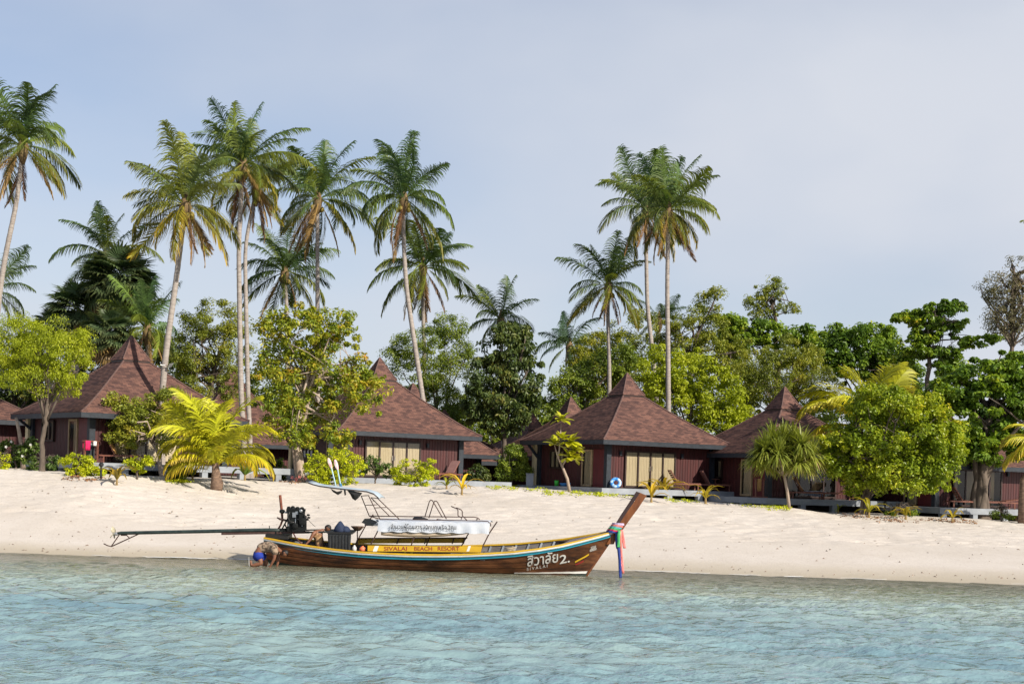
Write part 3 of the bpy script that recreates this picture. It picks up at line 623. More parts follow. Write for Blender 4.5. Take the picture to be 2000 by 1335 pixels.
for lab, x, y, w, h, col, al, nl in [
    ('yellowing palm seedling alone on the sand before the pink-laundry porch', 228, 946, 44, 42, (.22, .17, .02), .6, 9),
    ('green palm seedling before the grey deck, beside the golden palm', 478, 938, 66, 46, GR, .3, 14),
    ('small green seedling half hidden behind the golden palm stump', 376, 936, 40, 30, GR, .3, 9),
    ('upright yellow palm seedling below the wooden lounger', 902, 966, 34, 48, YL, .7, 8),
    ('green grassy seedling beside the upright yellow one', 872, 955, 28, 28, YG, .2, 10),
    ('bright yellow palm seedling just behind the boat prow tip', 1272, 980, 50, 44, YL, .9, 8),
    ('fuller golden seedling between prow tip and deck loungers', 1296, 973, 48, 46, (.34, .27, .02), .7, 13),
    ('golden seedling standing before the pinkish lounger', 1378, 982, 32, 40, (.36, .29, .02), .6, 10),
    ('agave-like green rosette before the window of the screw pine bungalow', 1463, 980, 36, 36, (.11, .17, .02), .2, 13),
    ('tiny green shoot below the white towel', 1637, 1002, 13, 20, YG, .2, 5),
    ('yellow-green seedling at the foot of the round-crowned tree', 1697, 1010, 34, 44, (.22, .22, .015), .4, 12),
    ('low spreading golden seedling on the leaf litter', 1769, 1014, 46, 30, (.28, .24, .02), .6, 11),
    ('three-leaved yellow seedling on the leaf litter', 1860, 1019, 40, 32, (.34, .27, .02), .6, 6),
    ('green spear-leaved seedling leaning on the almond trunk', 1902, 1008, 36, 46, (.10, .17, .02), .25, 9),
    ('low bright seedling below the deck edge by the end palm', 1984, 1017, 32, 24, (.2, .24, .015), .3, 10),
    ('small grey-green tuft beside the end of the deck', 1809, 1003, 16, 18, (.08, .11, .03), .1, 8)]:
    spiky(lab, x, y, w, h, len(lab) * 13 + x, col, al, nl)
# fan palms
def fan_mesh(seed, n=26):
    r = random.Random(seed); V, Fq, tip, rnd = [], [], [], []
    def q4(a, b, c, d, t0, t1, q): o = len(V); V.extend([a, b, c, d]); Fq.append((o, o+1, o+2, o+3)); tip.extend([t0, t0, t1, t1]); rnd.extend([q]*4)
    s_ = .02; q4((-1.3, -s_, -.25), (-1.3, s_, -.25), (0, s_, 0), (0, -s_, 0), .6, .6, .8)
    for i in range(n):
        a0, a1 = [math.radians(-150 + 300 * (i + k) / n) for k in (0, 1)]; am = (a0 + a1) / 2; Lr = 1.15 * (.8 + .2 * math.cos(am)) * r.uniform(.93, 1.05); q = r.random()
        for sg, (b0, b1) in ((0, (a0, am)), (1, (am, a1))):
            z0, z1 = (.0, .05) if sg == 0 else (.05, .0); m_ = .62
            q4((0, 0, 0), (0, 0, 0.001), (math.cos(b1) * Lr * m_, math.sin(b1) * Lr * m_, z1 - .06), (math.cos(b0) * Lr * m_, math.sin(b0) * Lr * m_, z0 - .06), 0, .4, q)
        e = (math.cos(am) * Lr, math.sin(am) * Lr, -.12 - .2 * r.random())
        q4((math.cos(a0) * Lr * .62, math.sin(a0) * Lr * .62, -.06), (math.cos(a1) * Lr * .62, math.sin(a1) * Lr * .62, -.06), e, e, .4, 1, q)
    V = [tuple(v) for v in V]
    me = bpy.data.meshes.new('fan_leaf'); fs = []
    for f in Fq:
        g_ = []
        for i in f:
            if not any(V[i] == V[j] for j in g_): g_.append(i)
        fs.append(tuple(g_))
    me.from_pydata(V, [], fs)
    for k_, a in (('tip', tip), ('rnd', rnd)): me.attributes.new(k_, 'FLOAT', 'POINT').data.foreach_set('value', a)
    me.materials.append(FROND); return me
FANS = [fan_mesh(s) for s in range(4)]
def fan_palm(label, x, y, Y, R, n, seed, dead=8):
    r = random.Random(seed); c = P(x, y, Y); f = Vector((c.x, Y, gz(c.x, Y))); root = thing('fan_palm', label, 'palm tree', f, 0, 'fan palms')
    b = MB(); b.tube([f - Vector((0, 0, .2)), f.lerp(c, .5), c], [.3, .24, .22], 9); obj('trunk', b, BARK, root, smooth=True)
    for i in range(n + dead):
        dd = i >= n; z = -.95 + .4 * r.random() if dd else 1 - 1.55 * (i + .5) / n; az = i * 2.39996 + r.uniform(-.2, .2); h = math.sqrt(max(0, 1 - z * z))
        d = Vector((math.cos(az) * h, math.sin(az) * h, z)); s_ = R / 2.35 * r.uniform(.85, 1.15)
        o = bpy.data.objects.new('fan_leaf', FANS[i % 4]); rot = d.to_track_quat('X', 'Z').to_matrix().to_4x4()
        o.matrix_basis = Matrix.Translation(c + d * (R - 1.15 * s_)) @ rot @ Matrix.Rotation(r.uniform(-.5, .5), 4, 'X') @ Matrix.Rotation(r.uniform(.1, .7), 4, 'Y') @ Matrix.Diagonal((s_, s_, s_, 1))
        v = r.uniform(.7, 1.3); o.color = (.16 * v, .11 * v, .06 * v, .3) if dd else (.050 * v, .088 * v, .040 * v, .12); link(o, root)
fan_palm('big dark fan palm towering over the laundry-porch bungalow', 232, 555, 82, 2.75, 62, 1)
fan_palm('second fan palm, lower, bulging out beside the taller one', 150, 610, 83, 2.3, 48, 2, 4)
fan_palm('fan palm with a skirt of dry leaves just above the roof peak', 215, 655, 79, 2.0, 40, 3, 16)
fan_palm('small fan palm half sunk behind the lime feathery tree', 100, 640, 84, 1.5, 30, 4, 2)

# ------------------------------------------------------------------ broad-leaved trees, shrubs
def leaves_np(C, n, cr, size, aspect, seed, up=.6, flat=.75, droop=0.0):
    """n leaves scattered in sprays round the centres C: pointed folded blades, each with its own shade."""
    r = np.random.default_rng(seed); k = len(C)
    idx = r.integers(0, k, n); g = r.normal(size=(n, 3)); g /= np.linalg.norm(g, axis=1)[:, None] + 1e-9
    rad = cr[idx] * r.random(n) ** .42
    pos = C[idx] + g * rad[:, None] * np.array([1, 1, flat])
    nrm = g * .55 + r.normal(size=(n, 3)) * .45 + np.array([0, 0, up]); nrm /= np.linalg.norm(nrm, axis=1)[:, None]
    d = g + r.normal(size=(n, 3)) * .8 + np.array([0, 0, -droop]); d -= nrm * (d * nrm).sum(1)[:, None]; d /= np.linalg.norm(d, axis=1)[:, None] + 1e-9
    s = np.cross(nrm, d); l = size * r.uniform(.65, 1.25, n)[:, None]; w = l * aspect / 2
    V = np.empty((n, 4, 3)); V[:, 0] = pos - d * l * .5; V[:, 1] = pos + d * l * .08 + s * w + nrm * w * .35; V[:, 2] = pos + d * l * .5 - np.array([0, 0, .12]) * l; V[:, 3] = pos + d * l * .08 - s * w + nrm * w * .35
    b = np.arange(n)[:, None] * 4; F = np.concatenate([b + np.array([0, 1, 2]), b + np.array([0, 2, 3])])
    sp = r.random(k); rn = np.repeat(np.clip(.6 * r.random(n) + .4 * sp[idx], 0, 1), 4)
    return V.reshape(-1, 3), F, rn
WOOD = M('tree_bark', (.15, .12, .095), (.07, .055, .045), 4, .95, .6, stretch=(1, 1, .35))
PALEWOOD = M('pale_limb_bark', (.40, .33, .27), (.24, .18, .14), 4, .9, .5, stretch=(1, 1, .4))
LM = {
 'lime': leafmat('lime_leaf', [(.05, (0.151, 0.202, 0.015)), (.4, (0.285, 0.341, 0.018)), (.75, (0.419, 0.465, 0.027)), (1, (0.536, 0.527, 0.044))], .42),
 'olive': leafmat('olive_leaf', [(.05, (0.102, 0.133, 0.026)), (.45, (0.204, 0.246, 0.033)), (.8, (0.348, 0.340, 0.035)), (1, (0.449, 0.360, 0.054))], .35),
 'autumn': leafmat('almond_autumn_leaf', [(.05, (0.097, 0.148, 0.021)), (.4, (0.211, 0.278, 0.028)), (.66, (0.383, 0.365, 0.033)), (.86, (0.535, 0.365, 0.043)), (1, (0.552, 0.259, 0.068))], .38, .4, clump=1.3),
 'green': leafmat('green_leaf', [(.05, (0.084, 0.131, 0.022)), (.5, (0.179, 0.242, 0.032)), (.85, (0.308, 0.354, 0.035)), (1, (0.403, 0.409, 0.053))], .35),
 'dark': leafmat('dark_glossy_leaf', [(.05, (0.031, 0.054, 0.018)), (.5, (0.068, 0.105, 0.026)), (.8, (0.135, 0.157, 0.032)), (1, (0.271, 0.209, 0.039))], .22, .45, spec=.35),
 'almond': leafmat('almond_leaf', [(.05, (0.057, 0.116, 0.019)), (.45, (0.127, 0.213, 0.026)), (.8, (0.277, 0.366, 0.031)), (.95, (0.554, 0.482, 0.036)), (1, (0.600, 0.328, 0.056))], .35, .35, spec=.3),
 'round': leafmat('beach_tree_leaf', [(.03, (0.097, 0.158, 0.018)), (.4, (0.194, 0.269, 0.021)), (.75, (0.367, 0.411, 0.027)), (.93, (0.554, 0.474, 0.029)), (1, (0.554, 0.348, 0.029))], .38, .35, spec=.3),
 'shrub': leafmat('shrub_leaf', [(.03, (0.251, 0.310, 0.018)), (.4, (0.452, 0.512, 0.024)), (.8, (0.600, 0.600, 0.029)), (1, (0.600, 0.600, 0.029))], .4, .4, clump=1.5),
 'grey': leafmat('grey_leaf', [(.1, (0.109, 0.111, 0.057)), (.6, (0.196, 0.181, 0.096)), (1, (0.326, 0.222, 0.114))], .25),
 'flower': leafmat('plumeria_leaf', [(.05, (0.050, 0.101, 0.024)), (.6, (0.117, 0.186, 0.037)), (1, (0.234, 0.264, 0.059))], .3),
}
def tree(label, blobs, Y, trunk, kind, leaves, size, seed, aspect=.5, cl=.62, r0=.17, limbs=14, bark=None, up=.6, droop=0.0, depth=.85, name='broadleaf_tree', cat='tree', group=None, flat=.75, hollow=.45, dens=1.0, onsand=False, stems=1):
    """blobs: crown masses (cx, cy, rx, ry) in photograph pixels; trunk: pixel line from the foot up to where it forks."""
    r = random.Random(seed); k = Y / FPX; C, R = [], []
    area = [b[2] * b[3] for b in blobs]; tot = sum(area)
    for b, a in zip(blobs, area):
        c = P(b[0], b[1], Y + (b[4] if len(b) > 4 else 0)); rx, rz = b[2] * k, b[3] * k; ry = rx * depth
        n = max(4, int(dens * (rx * rz) ** .85 * 8.5 / cl ** 1.5))
        for _ in range(n):
            z = r.uniform(-1, 1); az = r.uniform(0, 6.2832); h = math.sqrt(1 - z * z); q = hollow + (1 - hollow) * r.random() ** .5; q *= .93; sprig = r.random() < .16; q = r.uniform(.96, 1.13) if sprig else q
            C.append(c + Vector((math.cos(az) * h * rx * q, math.sin(az) * h * ry * q, z * rz * q))); R.append(cl * (r.uniform(.3, .6) if sprig else r.uniform(.5, 1.2)))
    V, F, rn = leaves_np(np.array([tuple(p) for p in C]), int(leaves * 1.55), np.array(R), size * .9, aspect, seed, up, flat, droop)
    f = onground(*trunk[0]) if onsand else foot(trunk[0][0], trunk[0][1], Y); f0 = Vector((f.x, Y, gz(f.x, Y)))
    root = thing(name, label, cat, f0, 0, group)
    me = mesh_np('crown', V, F, {'rnd': rn}); me.materials.append(LM[kind]); obj('crown', me, None, root)
    W_ = [f0 - Vector((0, 0, .25))] + [P(x, y, Y) for x, y in trunk[1:]]
    t = MB(); fine = []
    for i in range(len(W_) - 1):
        for j in range(5): fine.append(W_[i].lerp(W_[i + 1], j / 5) + Vector((r.uniform(-.04, .04), r.uniform(-.04, .04), 0)))
    fine.append(W_[-1]); t.tube(fine, [r0 * (1 + .5 * math.exp(-i * .9)) * (1 - .45 * i / len(fine)) for i in range(len(fine))], 9)
    for q in range(stems - 1):
        a_ = 2.1 * q + .6; o_ = Vector((math.cos(a_), math.sin(a_) * .7, 0)) * r0 * .75; wob = [o_ * (1 - .3 * i / len(fine)) + Vector((math.sin(i * .9 + q * 2) * r0 * .3, 0, 0)) for i in range(len(fine))]
        t.tube([p + w_ + Vector(((i / len(fine)) ** 2 * math.cos(a_) * r0 * 3.2, 0, 0)) for i, (p, w_) in enumerate(zip(fine, wob))], [r0 * (.62 + .35 * math.exp(-i * .8)) * (1 - .5 * i / len(fine)) for i in range(len(fine))], 8)
    for i in range(limbs):
        e = C[r.randrange(len(C))]; a = fine[r.randrange(int(len(fine) * .55), len(fine))]; m1 = a.lerp(e, .4) + Vector((r.uniform(-.3, .3), r.uniform(-.3, .3), r.uniform(-.05, .5))); m2 = a.lerp(e, .75) + Vector((r.uniform(-.25, .25), r.uniform(-.25, .25), r.uniform(0, .3)))
        t.tube([a, a.lerp(m1, .5) + Vector((r.uniform(-.08, .08), 0, .05)), m1, m2, e], [r0 * .48, r0 * .42, r0 * .32, r0 * .2, r0 * .06], 6)
        for _ in range(2):
            e2 = C[r.randrange(len(C))]
            if (e2 - m2).length < 3.2: t.tube([m2, m2.lerp(e2, .5) + Vector((0, 0, .12)), e2], [r0 * .18, r0 * .12, r0 * .03], 5)
    obj('trunk', t, bark or WOOD, root, smooth=True); return root
tree('lime feathery tree with a dark trunk at the edge of the sand', [(85, 670, 72, 55), (40, 700, 55, 60), (130, 705, 48, 60), (95, 745, 62, 40), (20, 650, 40, 40), (160, 680, 22, 35)], 63.5, [(85, 915), (81, 865), (90, 815), (96, 765)], 'lime', 22000, .13, 1, .34, cl=.5, r0=.125, droop=.9, up=.3, limbs=18)
tree('dark leafy tree filling the gap behind the lime feathery tree', [(20, 740, 60, 60), (60, 700, 40, 50), (175, 720, 35, 50)], 86, [(20, 900), (22, 800)], 'dark', 9000, .26, 2, .5)
tree('olive tree with bare dark forked boughs behind the golden palm', [(415, 625, 70, 38), (380, 680, 48, 60), (455, 680, 50, 60), (420, 740, 75, 45), (360, 740, 30, 40)], 86, [(420, 900), (412, 780), (418, 720)], 'olive', 17000, .17, 3, .42, cl=.55, r0=.17, limbs=22, dens=.8)
tree('bent white-limbed almond tree with orange-tinged leaves before a bungalow', [(590, 650, 82, 55), (545, 715, 60, 70), (645, 700, 72, 62), (700, 770, 62, 40), (560, 790, 62, 50), (620, 805, 60, 48), (665, 850, 42, 24), (575, 850, 50, 34), (655, 625, 45, 28), (530, 640, 32, 32), (720, 735, 28, 28)], 70, [(588, 905), (578, 850), (590, 790), (610, 720)], 'autumn', 12500, .23, 4, .5, cl=.5, r0=.17, limbs=28, bark=PALEWOOD, stems=3, hollow=.35, dens=.8)
tree('airy fine-leaved tree behind the curved palm trunk', [(850, 680, 78, 50), (800, 730, 58, 60), (890, 740, 60, 70), (840, 790, 75, 60), (880, 640, 34, 34), (775, 680, 30, 30), (900, 820, 50, 40)], 92, [(850, 900), (852, 820)], 'green', 27000, .17, 5, .42, cl=.6, r0=.16, limbs=16)
tree('dark glossy drooping-leaved tree with two pale stems', [(990, 690, 55, 50), (960, 745, 52, 58), (1020, 750, 42, 62), (985, 800, 62, 48), (1000, 655, 38, 26), (940, 790, 36, 40)], 87, [(990, 905), (985, 850), (985, 790)], 'dark', 14500, .30, 6, .42, cl=.55, r0=.18, droop=1.1, up=.2, limbs=18)
tree('olive-leaved tree just behind the straight pale palm trunk', [(1190, 690, 70, 55), (1140, 735, 48, 48), (1240, 650, 60, 45), (1150, 690, 40, 40), (1215, 730, 60, 40)], 100, [(1195, 900), (1195, 760)], 'olive', 15000, .19, 7, .45, cl=.65)
tree('tree with a lone twisted bough sticking up, between tall palms and round tree', [(1350, 640, 55, 45), (1330, 690, 60, 40), (1395, 660, 40, 50), (1385, 595, 26, 28), (1400, 570, 13, 12), (1430, 700, 50, 50)], 98, [(1345, 900), (1350, 750), (1345, 690)], 'olive', 12500, .19, 8, .45, cl=.55, r0=.2, limbs=20, dens=.8)
tree('bright leafy tree hugging the straight tall palm above the full bungalow roof', [(1340, 730, 66, 50), (1290, 715, 50, 42), (1400, 765, 62, 52), (1350, 800, 62, 40), (1430, 810, 40, 36), (1438, 840, 34, 30), (1300, 760, 48, 42)], 88, [(1350, 900), (1350, 790)], 'lime', 17000, .22, 9, .5, cl=.6, up=.5)
tree('green tree between full bungalow roof and the small far roof', [(1120, 760, 50, 45), (1170, 735, 50, 50), (1090, 795, 38, 38), (1210, 700, 40, 34)], 96, [(1130, 900), (1135, 800)], 'green', 11500, .21, 10, .5, cl=.6)
tree('large round fine-leaved tree behind the screw pine bungalow roof', [(1535, 735, 88, 62), (1480, 745, 52, 58), (1590, 745, 52, 62), (1540, 690, 66, 36), (1600, 800, 36, 36), (1460, 800, 32, 36)], 90, [(1540, 900), (1540, 800)], 'olive', 25000, .16, 11, .4, cl=.55, droop=.7, up=.4)
tree('small airy tree standing alone above the skyline of crowns', [(1505, 570, 32, 20), (1475, 590, 26, 18), (1540, 603, 26, 13), (1490, 615, 28, 13), (1512, 552, 14, 12)], 104, [(1518, 900), (1516, 680), (1514, 622), (1508, 590)], 'olive', 3800, .18, 12, .45, cl=.38, r0=.16, limbs=14, dens=1.3, hollow=.3)
tree('dark green tree top rising behind the large round fine-leaved tree', [(1560, 655, 45, 22), (1500, 650, 40, 26), (1440, 660, 42, 40), (1600, 672, 34, 26), (1425, 640, 28, 30)], 100, [(1525, 900), (1522, 720)], 'almond', 9500, .3, 13, .55, cl=.5)
tree('spreading dark almond tree behind the golden fan of fronds', [(1690, 670, 62, 38), (1640, 690, 48, 40), (1740, 680, 52, 44), (1700, 715, 80, 36), (1660, 645, 34, 18), (1760, 720, 40, 34)], 92, [(1700, 920), (1700, 760)], 'almond', 13500, .28, 14, .55, cl=.55)
tree('tall slender almond tree with tiered flat boughs against the sky', [(1815, 612, 46, 17), (1775, 622, 34, 13), (1855, 600, 32, 14), (1825, 640, 50, 16), (1800, 660, 40, 12), (1870, 632, 22, 12), (1790, 685, 44, 14), (1840, 690, 36, 14), (1895, 668, 40, 10), (1935, 660, 26, 9), (1850, 720, 40, 16)], 84, [(1812, 960), (1812, 740), (1816, 690), (1815, 640), (1818, 612)], 'almond', 8600, .28, 15, .55, cl=.36, r0=.15, limbs=30, flat=.5, dens=1.2, hollow=.2)
tree('grey half-bare tree at the picture edge, fine twigs against the sky', [(1960, 570, 44, 36), (1990, 545, 40, 40), (1935, 555, 24, 24), (1970, 630, 40, 40), (2010, 620, 46, 60), (1945, 610, 26, 30)], 86, [(1975, 960), (1975, 740), (1978, 640), (1985, 540)], 'grey', 6200, .15, 16, .45, cl=.6, r0=.16, limbs=44, hollow=.25)
tree('round-crowned beach tree with yellow-green leaves, the biggest dome on the sand', [(1745, 840, 118, 78), (1680, 870, 82, 68), (1815, 865, 72, 68), (1760, 800, 88, 48), (1850, 850, 46, 42), (1640, 890, 46, 48), (1760, 925, 96, 46), (1720, 790, 60, 40), (1690, 940, 50, 26), (1820, 915, 54, 40)], 69.5, [(1688, 1005), (1692, 975), (1710, 930)], 'round', 28000, .19, 17, .62, cl=.5, r0=.17, limbs=24, hollow=.5, stems=4)
tree('thick-trunked almond tree at the picture edge with layered dark green boughs', [(1925, 735, 80, 36), (1980, 720, 60, 34), (1870, 765, 62, 30), (1940, 790, 90, 40), (1985, 820, 60, 60), (1900, 840, 62, 46), (1950, 870, 70, 38), (1840, 790, 36, 24), (1905, 890, 46, 24), (2020, 770, 50, 60)], 73, [(1918, 1012), (1916, 950), (1925, 880), (1930, 800)], 'almond', 21500, .31, 18, .55, cl=.5, r0=.33, limbs=26, flat=.55, stems=4)
tree('small tangled tree shading the orange towel, wrapped round the palm trunk', [(275, 815, 52, 36), (235, 815, 38, 34), (310, 800, 40, 32), (255, 850, 48, 26), (320, 855, 30, 28), (225, 785, 26, 16), (330, 770, 24, 18)], 65.5, [(318, 925), (312, 890), (290, 850)], 'olive', 9500, .15, 19, .5, cl=.38, r0=.12, limbs=20, bark=PALEWOOD, dens=.85, hollow=.3)
tree('dark green bush beside the cream end wall of the full bungalow', [(1002, 902, 30, 32), (985, 920, 16, 20), (1020, 915, 16, 22), (1005, 882, 20, 16)], 80, [(1000, 945), (1000, 920)], 'green', 4200, .17, 20, .5, cl=.35, r0=.06, limbs=6, name='bush', cat='bush')
tree('dim shrub in the gap next to the wooden lounger deck', [(938, 922, 16, 16), (925, 930, 12, 12)], 84, [(935, 945), (935, 920)], 'dark', 1100, .18, 21, .5, cl=.35, r0=.05, limbs=5, name='bush', cat='bush')
tree('backdrop tree closing the gap behind the bent white-limbed tree', [(530, 760, 60, 60), (480, 790, 50, 60), (640, 760, 60, 70), (560, 820, 60, 50)], 96, [(540, 920), (540, 820)], 'green', 9500, .24, 22, .5, cl=.7)
tree('backdrop tree closing the gap behind the dark glossy tree', [(930, 830, 60, 50), (1060, 830, 40, 50), (870, 830, 40, 40)], 112, [(960, 920), (960, 850)], 'green', 6500, .26, 23, .5, cl=.7)
tree('backdrop tree behind the round-crowned beach tree', [(1640, 820, 50, 50), (1800, 790, 60, 55), (1860, 720, 30, 30), (1740, 800, 60, 50), (1960, 880, 60, 50)], 98, [(1760, 930), (1760, 840)], 'almond', 9500, .3, 24, .5, cl=.7)
tree('backdrop tree behind the tall palm pair, olive crown low over the roofs', [(1260, 740, 60, 50), (1440, 760, 50, 60), (1180, 790, 40, 40)], 108, [(1290, 920), (1290, 800)], 'olive', 9000, .25, 25, .5, cl=.7)
tree('dense wood-edge tree behind the laundry-porch bungalow', [(330, 720, 46, 60), (160, 760, 60, 50), (300, 680, 50, 40), (60, 790, 60, 40)], 92, [(300, 920), (300, 800)], 'dark', 9000, .24, 26, .5, cl=.65)
# shrubs
def shrub(label, blobs, Y, base, n, seed, size=.13, kind='shrub', cl=.2, asp=.5, onsand=True, cat='shrub', group='bright shrubs along the sand edge', up=.8):
    return tree(label, blobs, Y, [base, (base[0], base[1] - 12), (base[0], base[1] - 22)], kind, n, size, seed, asp, cl=cl, r0=.05, limbs=16, name='shrub', cat=cat, group=group, up=up, onsand=False, hollow=.5)
shrub('wide rounded bright yellow-green shrub beneath the bent tree', [(625, 912, 32, 32), (655, 905, 38, 34), (690, 915, 30, 28), (650, 930, 46, 22)], 68.6, (655, 948), 5600, 31)
shrub('irregular bright shrub before the row of four curtained panes', [(800, 920, 34, 22), (838, 912, 24, 18), (812, 938, 34, 18), (778, 930, 16, 18)], 69.2, (810, 955), 3600, 32)
shrub('loose bright shrub on the sand before the pink laundry', [(140, 902, 24, 20), (168, 908, 22, 20), (155, 925, 26, 14), (188, 920, 14, 12)], 60.8, (152, 932), 2900, 33)
shrub('thin bright shrub under the orange towel', [(262, 903, 18, 14), (285, 902, 16, 14), (268, 918, 12, 14)], 61.4, (268, 930), 1100, 34)
shrub('green shrub at the foot of the leaning palm', [(340, 915, 14, 22), (352, 925, 10, 14)], 62.6, (342, 936), 900, 35, kind='green')
shrub('plumeria shrub with forked grey stems between the two bright shrubs', [(726, 905, 16, 16), (752, 918, 16, 14), (708, 915, 10, 12)], 69.4, (733, 950), 700, 36, size=.2, kind='flower', group=None)
shrub('white-flowered plumeria at the picture edge before the low deck', [(15, 880, 18, 22), (45, 885, 22, 18), (60, 870, 14, 16), (30, 900, 26, 14)], 66, (30, 910), 1900, 37, size=.2, kind='flower', group=None)
shrub('yellowish shrub cut by the picture edge on the low deck corner', [(2, 900, 14, 18), (12, 912, 14, 10)], 61.5, (4, 922), 700, 38)
shrub('straggly plant climbing before the cream wall beside the golden palm', [(522, 912, 10, 20), (540, 905, 12, 12), (552, 920, 10, 16)], 72, (535, 940), 650, 39, kind='green', size=.18)
shrub('pale spiky undergrowth at the foot of the lime tree', [(62, 905, 14, 14), (105, 905, 16, 16)], 65, (90, 922), 600, 40, kind='flower', size=.3, asp=.16, group=None, up=.3)
shrub('low green weeds beneath the end of the grey deck', [(1745, 1003, 14, 7), (1780, 1000, 14, 6), (1730, 1005, 8, 6)], 69.2, (1752, 1012), 700, 41, kind='green', size=.12, group=None)
shrub('low green weeds trailing at the almond trunk foot', [(1950, 1005, 16, 7), (1968, 1008, 12, 5)], 69.2, (1955, 1014), 500, 42, kind='green', size=.12, group=None)
# sapling with big yellow-green rosettes
def sapling():
    Y = onground(1113, 960).y; f = foot(1113, 960, Y); root = thing('sapling', 'slender sapling with a few big yellow-green leaf rosettes before the bungalow window', 'tree', f)
    t = MB(); line = [(1113, 962), (1108, 935), (1098, 910), (1091, 895), (1094, 860), (1096, 825)]
    t.tube([P(x, y, Y) for x, y in line], [.085, .075, .06, .045, .03, .02], 7); t.tube([P(1098, 910, Y), P(1108, 893, Y), P(1115, 880, Y)], [.04, .03, .02], 6); t.tube([P(1091, 896, Y), P(1086, 880, Y), P(1083, 868, Y)], [.035, .03, .02], 6); obj('trunk', t, PALEWOOD, root, smooth=True)
    r = random.Random(5)
    for x, y, s, n in [(1097, 818, .62, 12), (1085, 868, .66, 13), (1097, 856, .62, 12), (1114, 862, .7, 14), (1122, 878, .66, 12), (1112, 893, .7, 14), (1124, 898, .6, 10)]:
        c = P(x, y, Y + r.uniform(-.3, .3))
        for i in range(int(n * 1.4)):
            az = i * 2.4 + r.random() * .4; el = r.uniform(-.35, 1.1); d = Vector((math.cos(az) * math.cos(el), math.sin(az) * math.cos(el), math.sin(el))); sd = d.cross(Vector((0, 0, 1))).normalized(); u = sd.cross(d); l = .95 * s * r.uniform(.75, 1.1); rows = []; tp = []
            for k in range(5):
                tt = k / 4; w = (.12 + 1.3 * tt - 1.15 * tt * tt * tt) * .23 * l / .6 * (1 if k < 4 else .35); p = c + d * l * tt - Vector((0, 0, .1)) * tt * tt; rows.append([p - sd * w + u * w * .3, p, p + sd * w + u * w * .3]); tp += [tt * .8] * 3
            mb = MB().grid(rows); mb.at = {'tip': tp, 'rnd': [r.random()] * 15}; o = obj('leaf', mb, FROND, root); v = r.uniform(.8, 1.2); o.color = (.36 * v, .38 * v, .016, .4 * r.random())
sapling()
# screw pine: many strap-leaf heads on a thin forked stem
def screw_pine():
    Y = 68.5; f = foot(1543, 985, Y); root = thing('screw_pine', 'screw pine with a shaggy mop of strap leaves on a thin pale stem', 'tree', f); r = random.Random(9)
    t = MB(); t.tube([f - Vector((0, 0, .2)), P(1537, 955, Y), P(1533, 935, Y), P(1530, 905, Y)], [.09, .075, .07, .06], 7)
    heads = [(1530, 862), (1495, 880), (1565, 872), (1510, 862), (1548, 862), (1480, 898), (1585, 893), (1520, 890), (1552, 893), (1500, 905), (1575, 910), (1535, 905), (1525, 875), (1560, 905)]
    V, Fq, tp, rn = [], [], [], []
    for hx, hy in heads:
        c = P(hx, hy, Y + r.uniform(-1.2, 1.2)); t.tube([P(1531, 928, Y), P(1531, 928, Y).lerp(c, .6) + Vector((0, 0, .1)), c], [.05, .04, .03], 5)
        for i in range(170):
            az = r.uniform(0, 6.283); el = r.uniform(-.5, 1.45); l = r.uniform(.75, 1.25); d = Vector((math.cos(az) * math.cos(el), math.sin(az) * math.cos(el), math.sin(el))); p = c.copy(); q = r.random(); sd = d.cross(Vector((0, 0, 1))); sd = sd.normalized() if sd.length > .01 else Vector((1, 0, 0)); dead = el < -.2 and r.random() < .6
            for k in range(4):
                w0, w1 = [(.03, .045), (.045, .04), (.04, .026), (.026, .003)][k]; b = p + (d + Vector((0, 0, -.20 * k * (1 + (el < .6))))).normalized() * l / 4; o = len(V)
                V.extend([p - sd * w0, p + sd * w0, b + sd * w1, b - sd * w1]); Fq.append((o, o+1, o+2, o+3)); p = b; rn.extend([(.05 * q if not dead else .88 + .12 * q) if dead else .15 + .6 * q] * 4)
    LM['pandan'] = leafmat('screw_pine_leaf', [(.05, (.10, .13, .025)), (.45, (.18, .22, .035)), (.75, (.28, .30, .05)), (.88, (.30, .22, .11)), (1, (.36, .24, .14))], .3, .45, clump=.1)
    me = mesh_np('crown', [tuple(v) for v in V], Fq, {'rnd': rn}); me.materials.append(LM['pandan']); obj('crown', me, None, root); obj('trunk', t, PALEWOOD, root, smooth=True)
screw_pine()
def far_wood():
    r = random.Random(77); C = []
    for i in range(900):
        x = r.uniform(-62, 62); h = 6.3 + 1.4 * math.sin(x * .31) + 1.5 * math.sin(x * .83 + 1); C.append((x, 122 + r.uniform(-5, 9), 2 + r.random() ** .8 * max(1.5, h + r.uniform(-1, 1))))
    V, F, rn = leaves_np(np.array(C), 60000, np.full(len(C), 1.1), .42, .5, 77, .5); me = mesh_np('woods', V, F, {'rnd': rn}); me.materials.append(LM['green']); tag(obj('woods', me, None), 'low dark mass of woods far behind the bungalows', 'woods', kind='stuff')
far_wood()
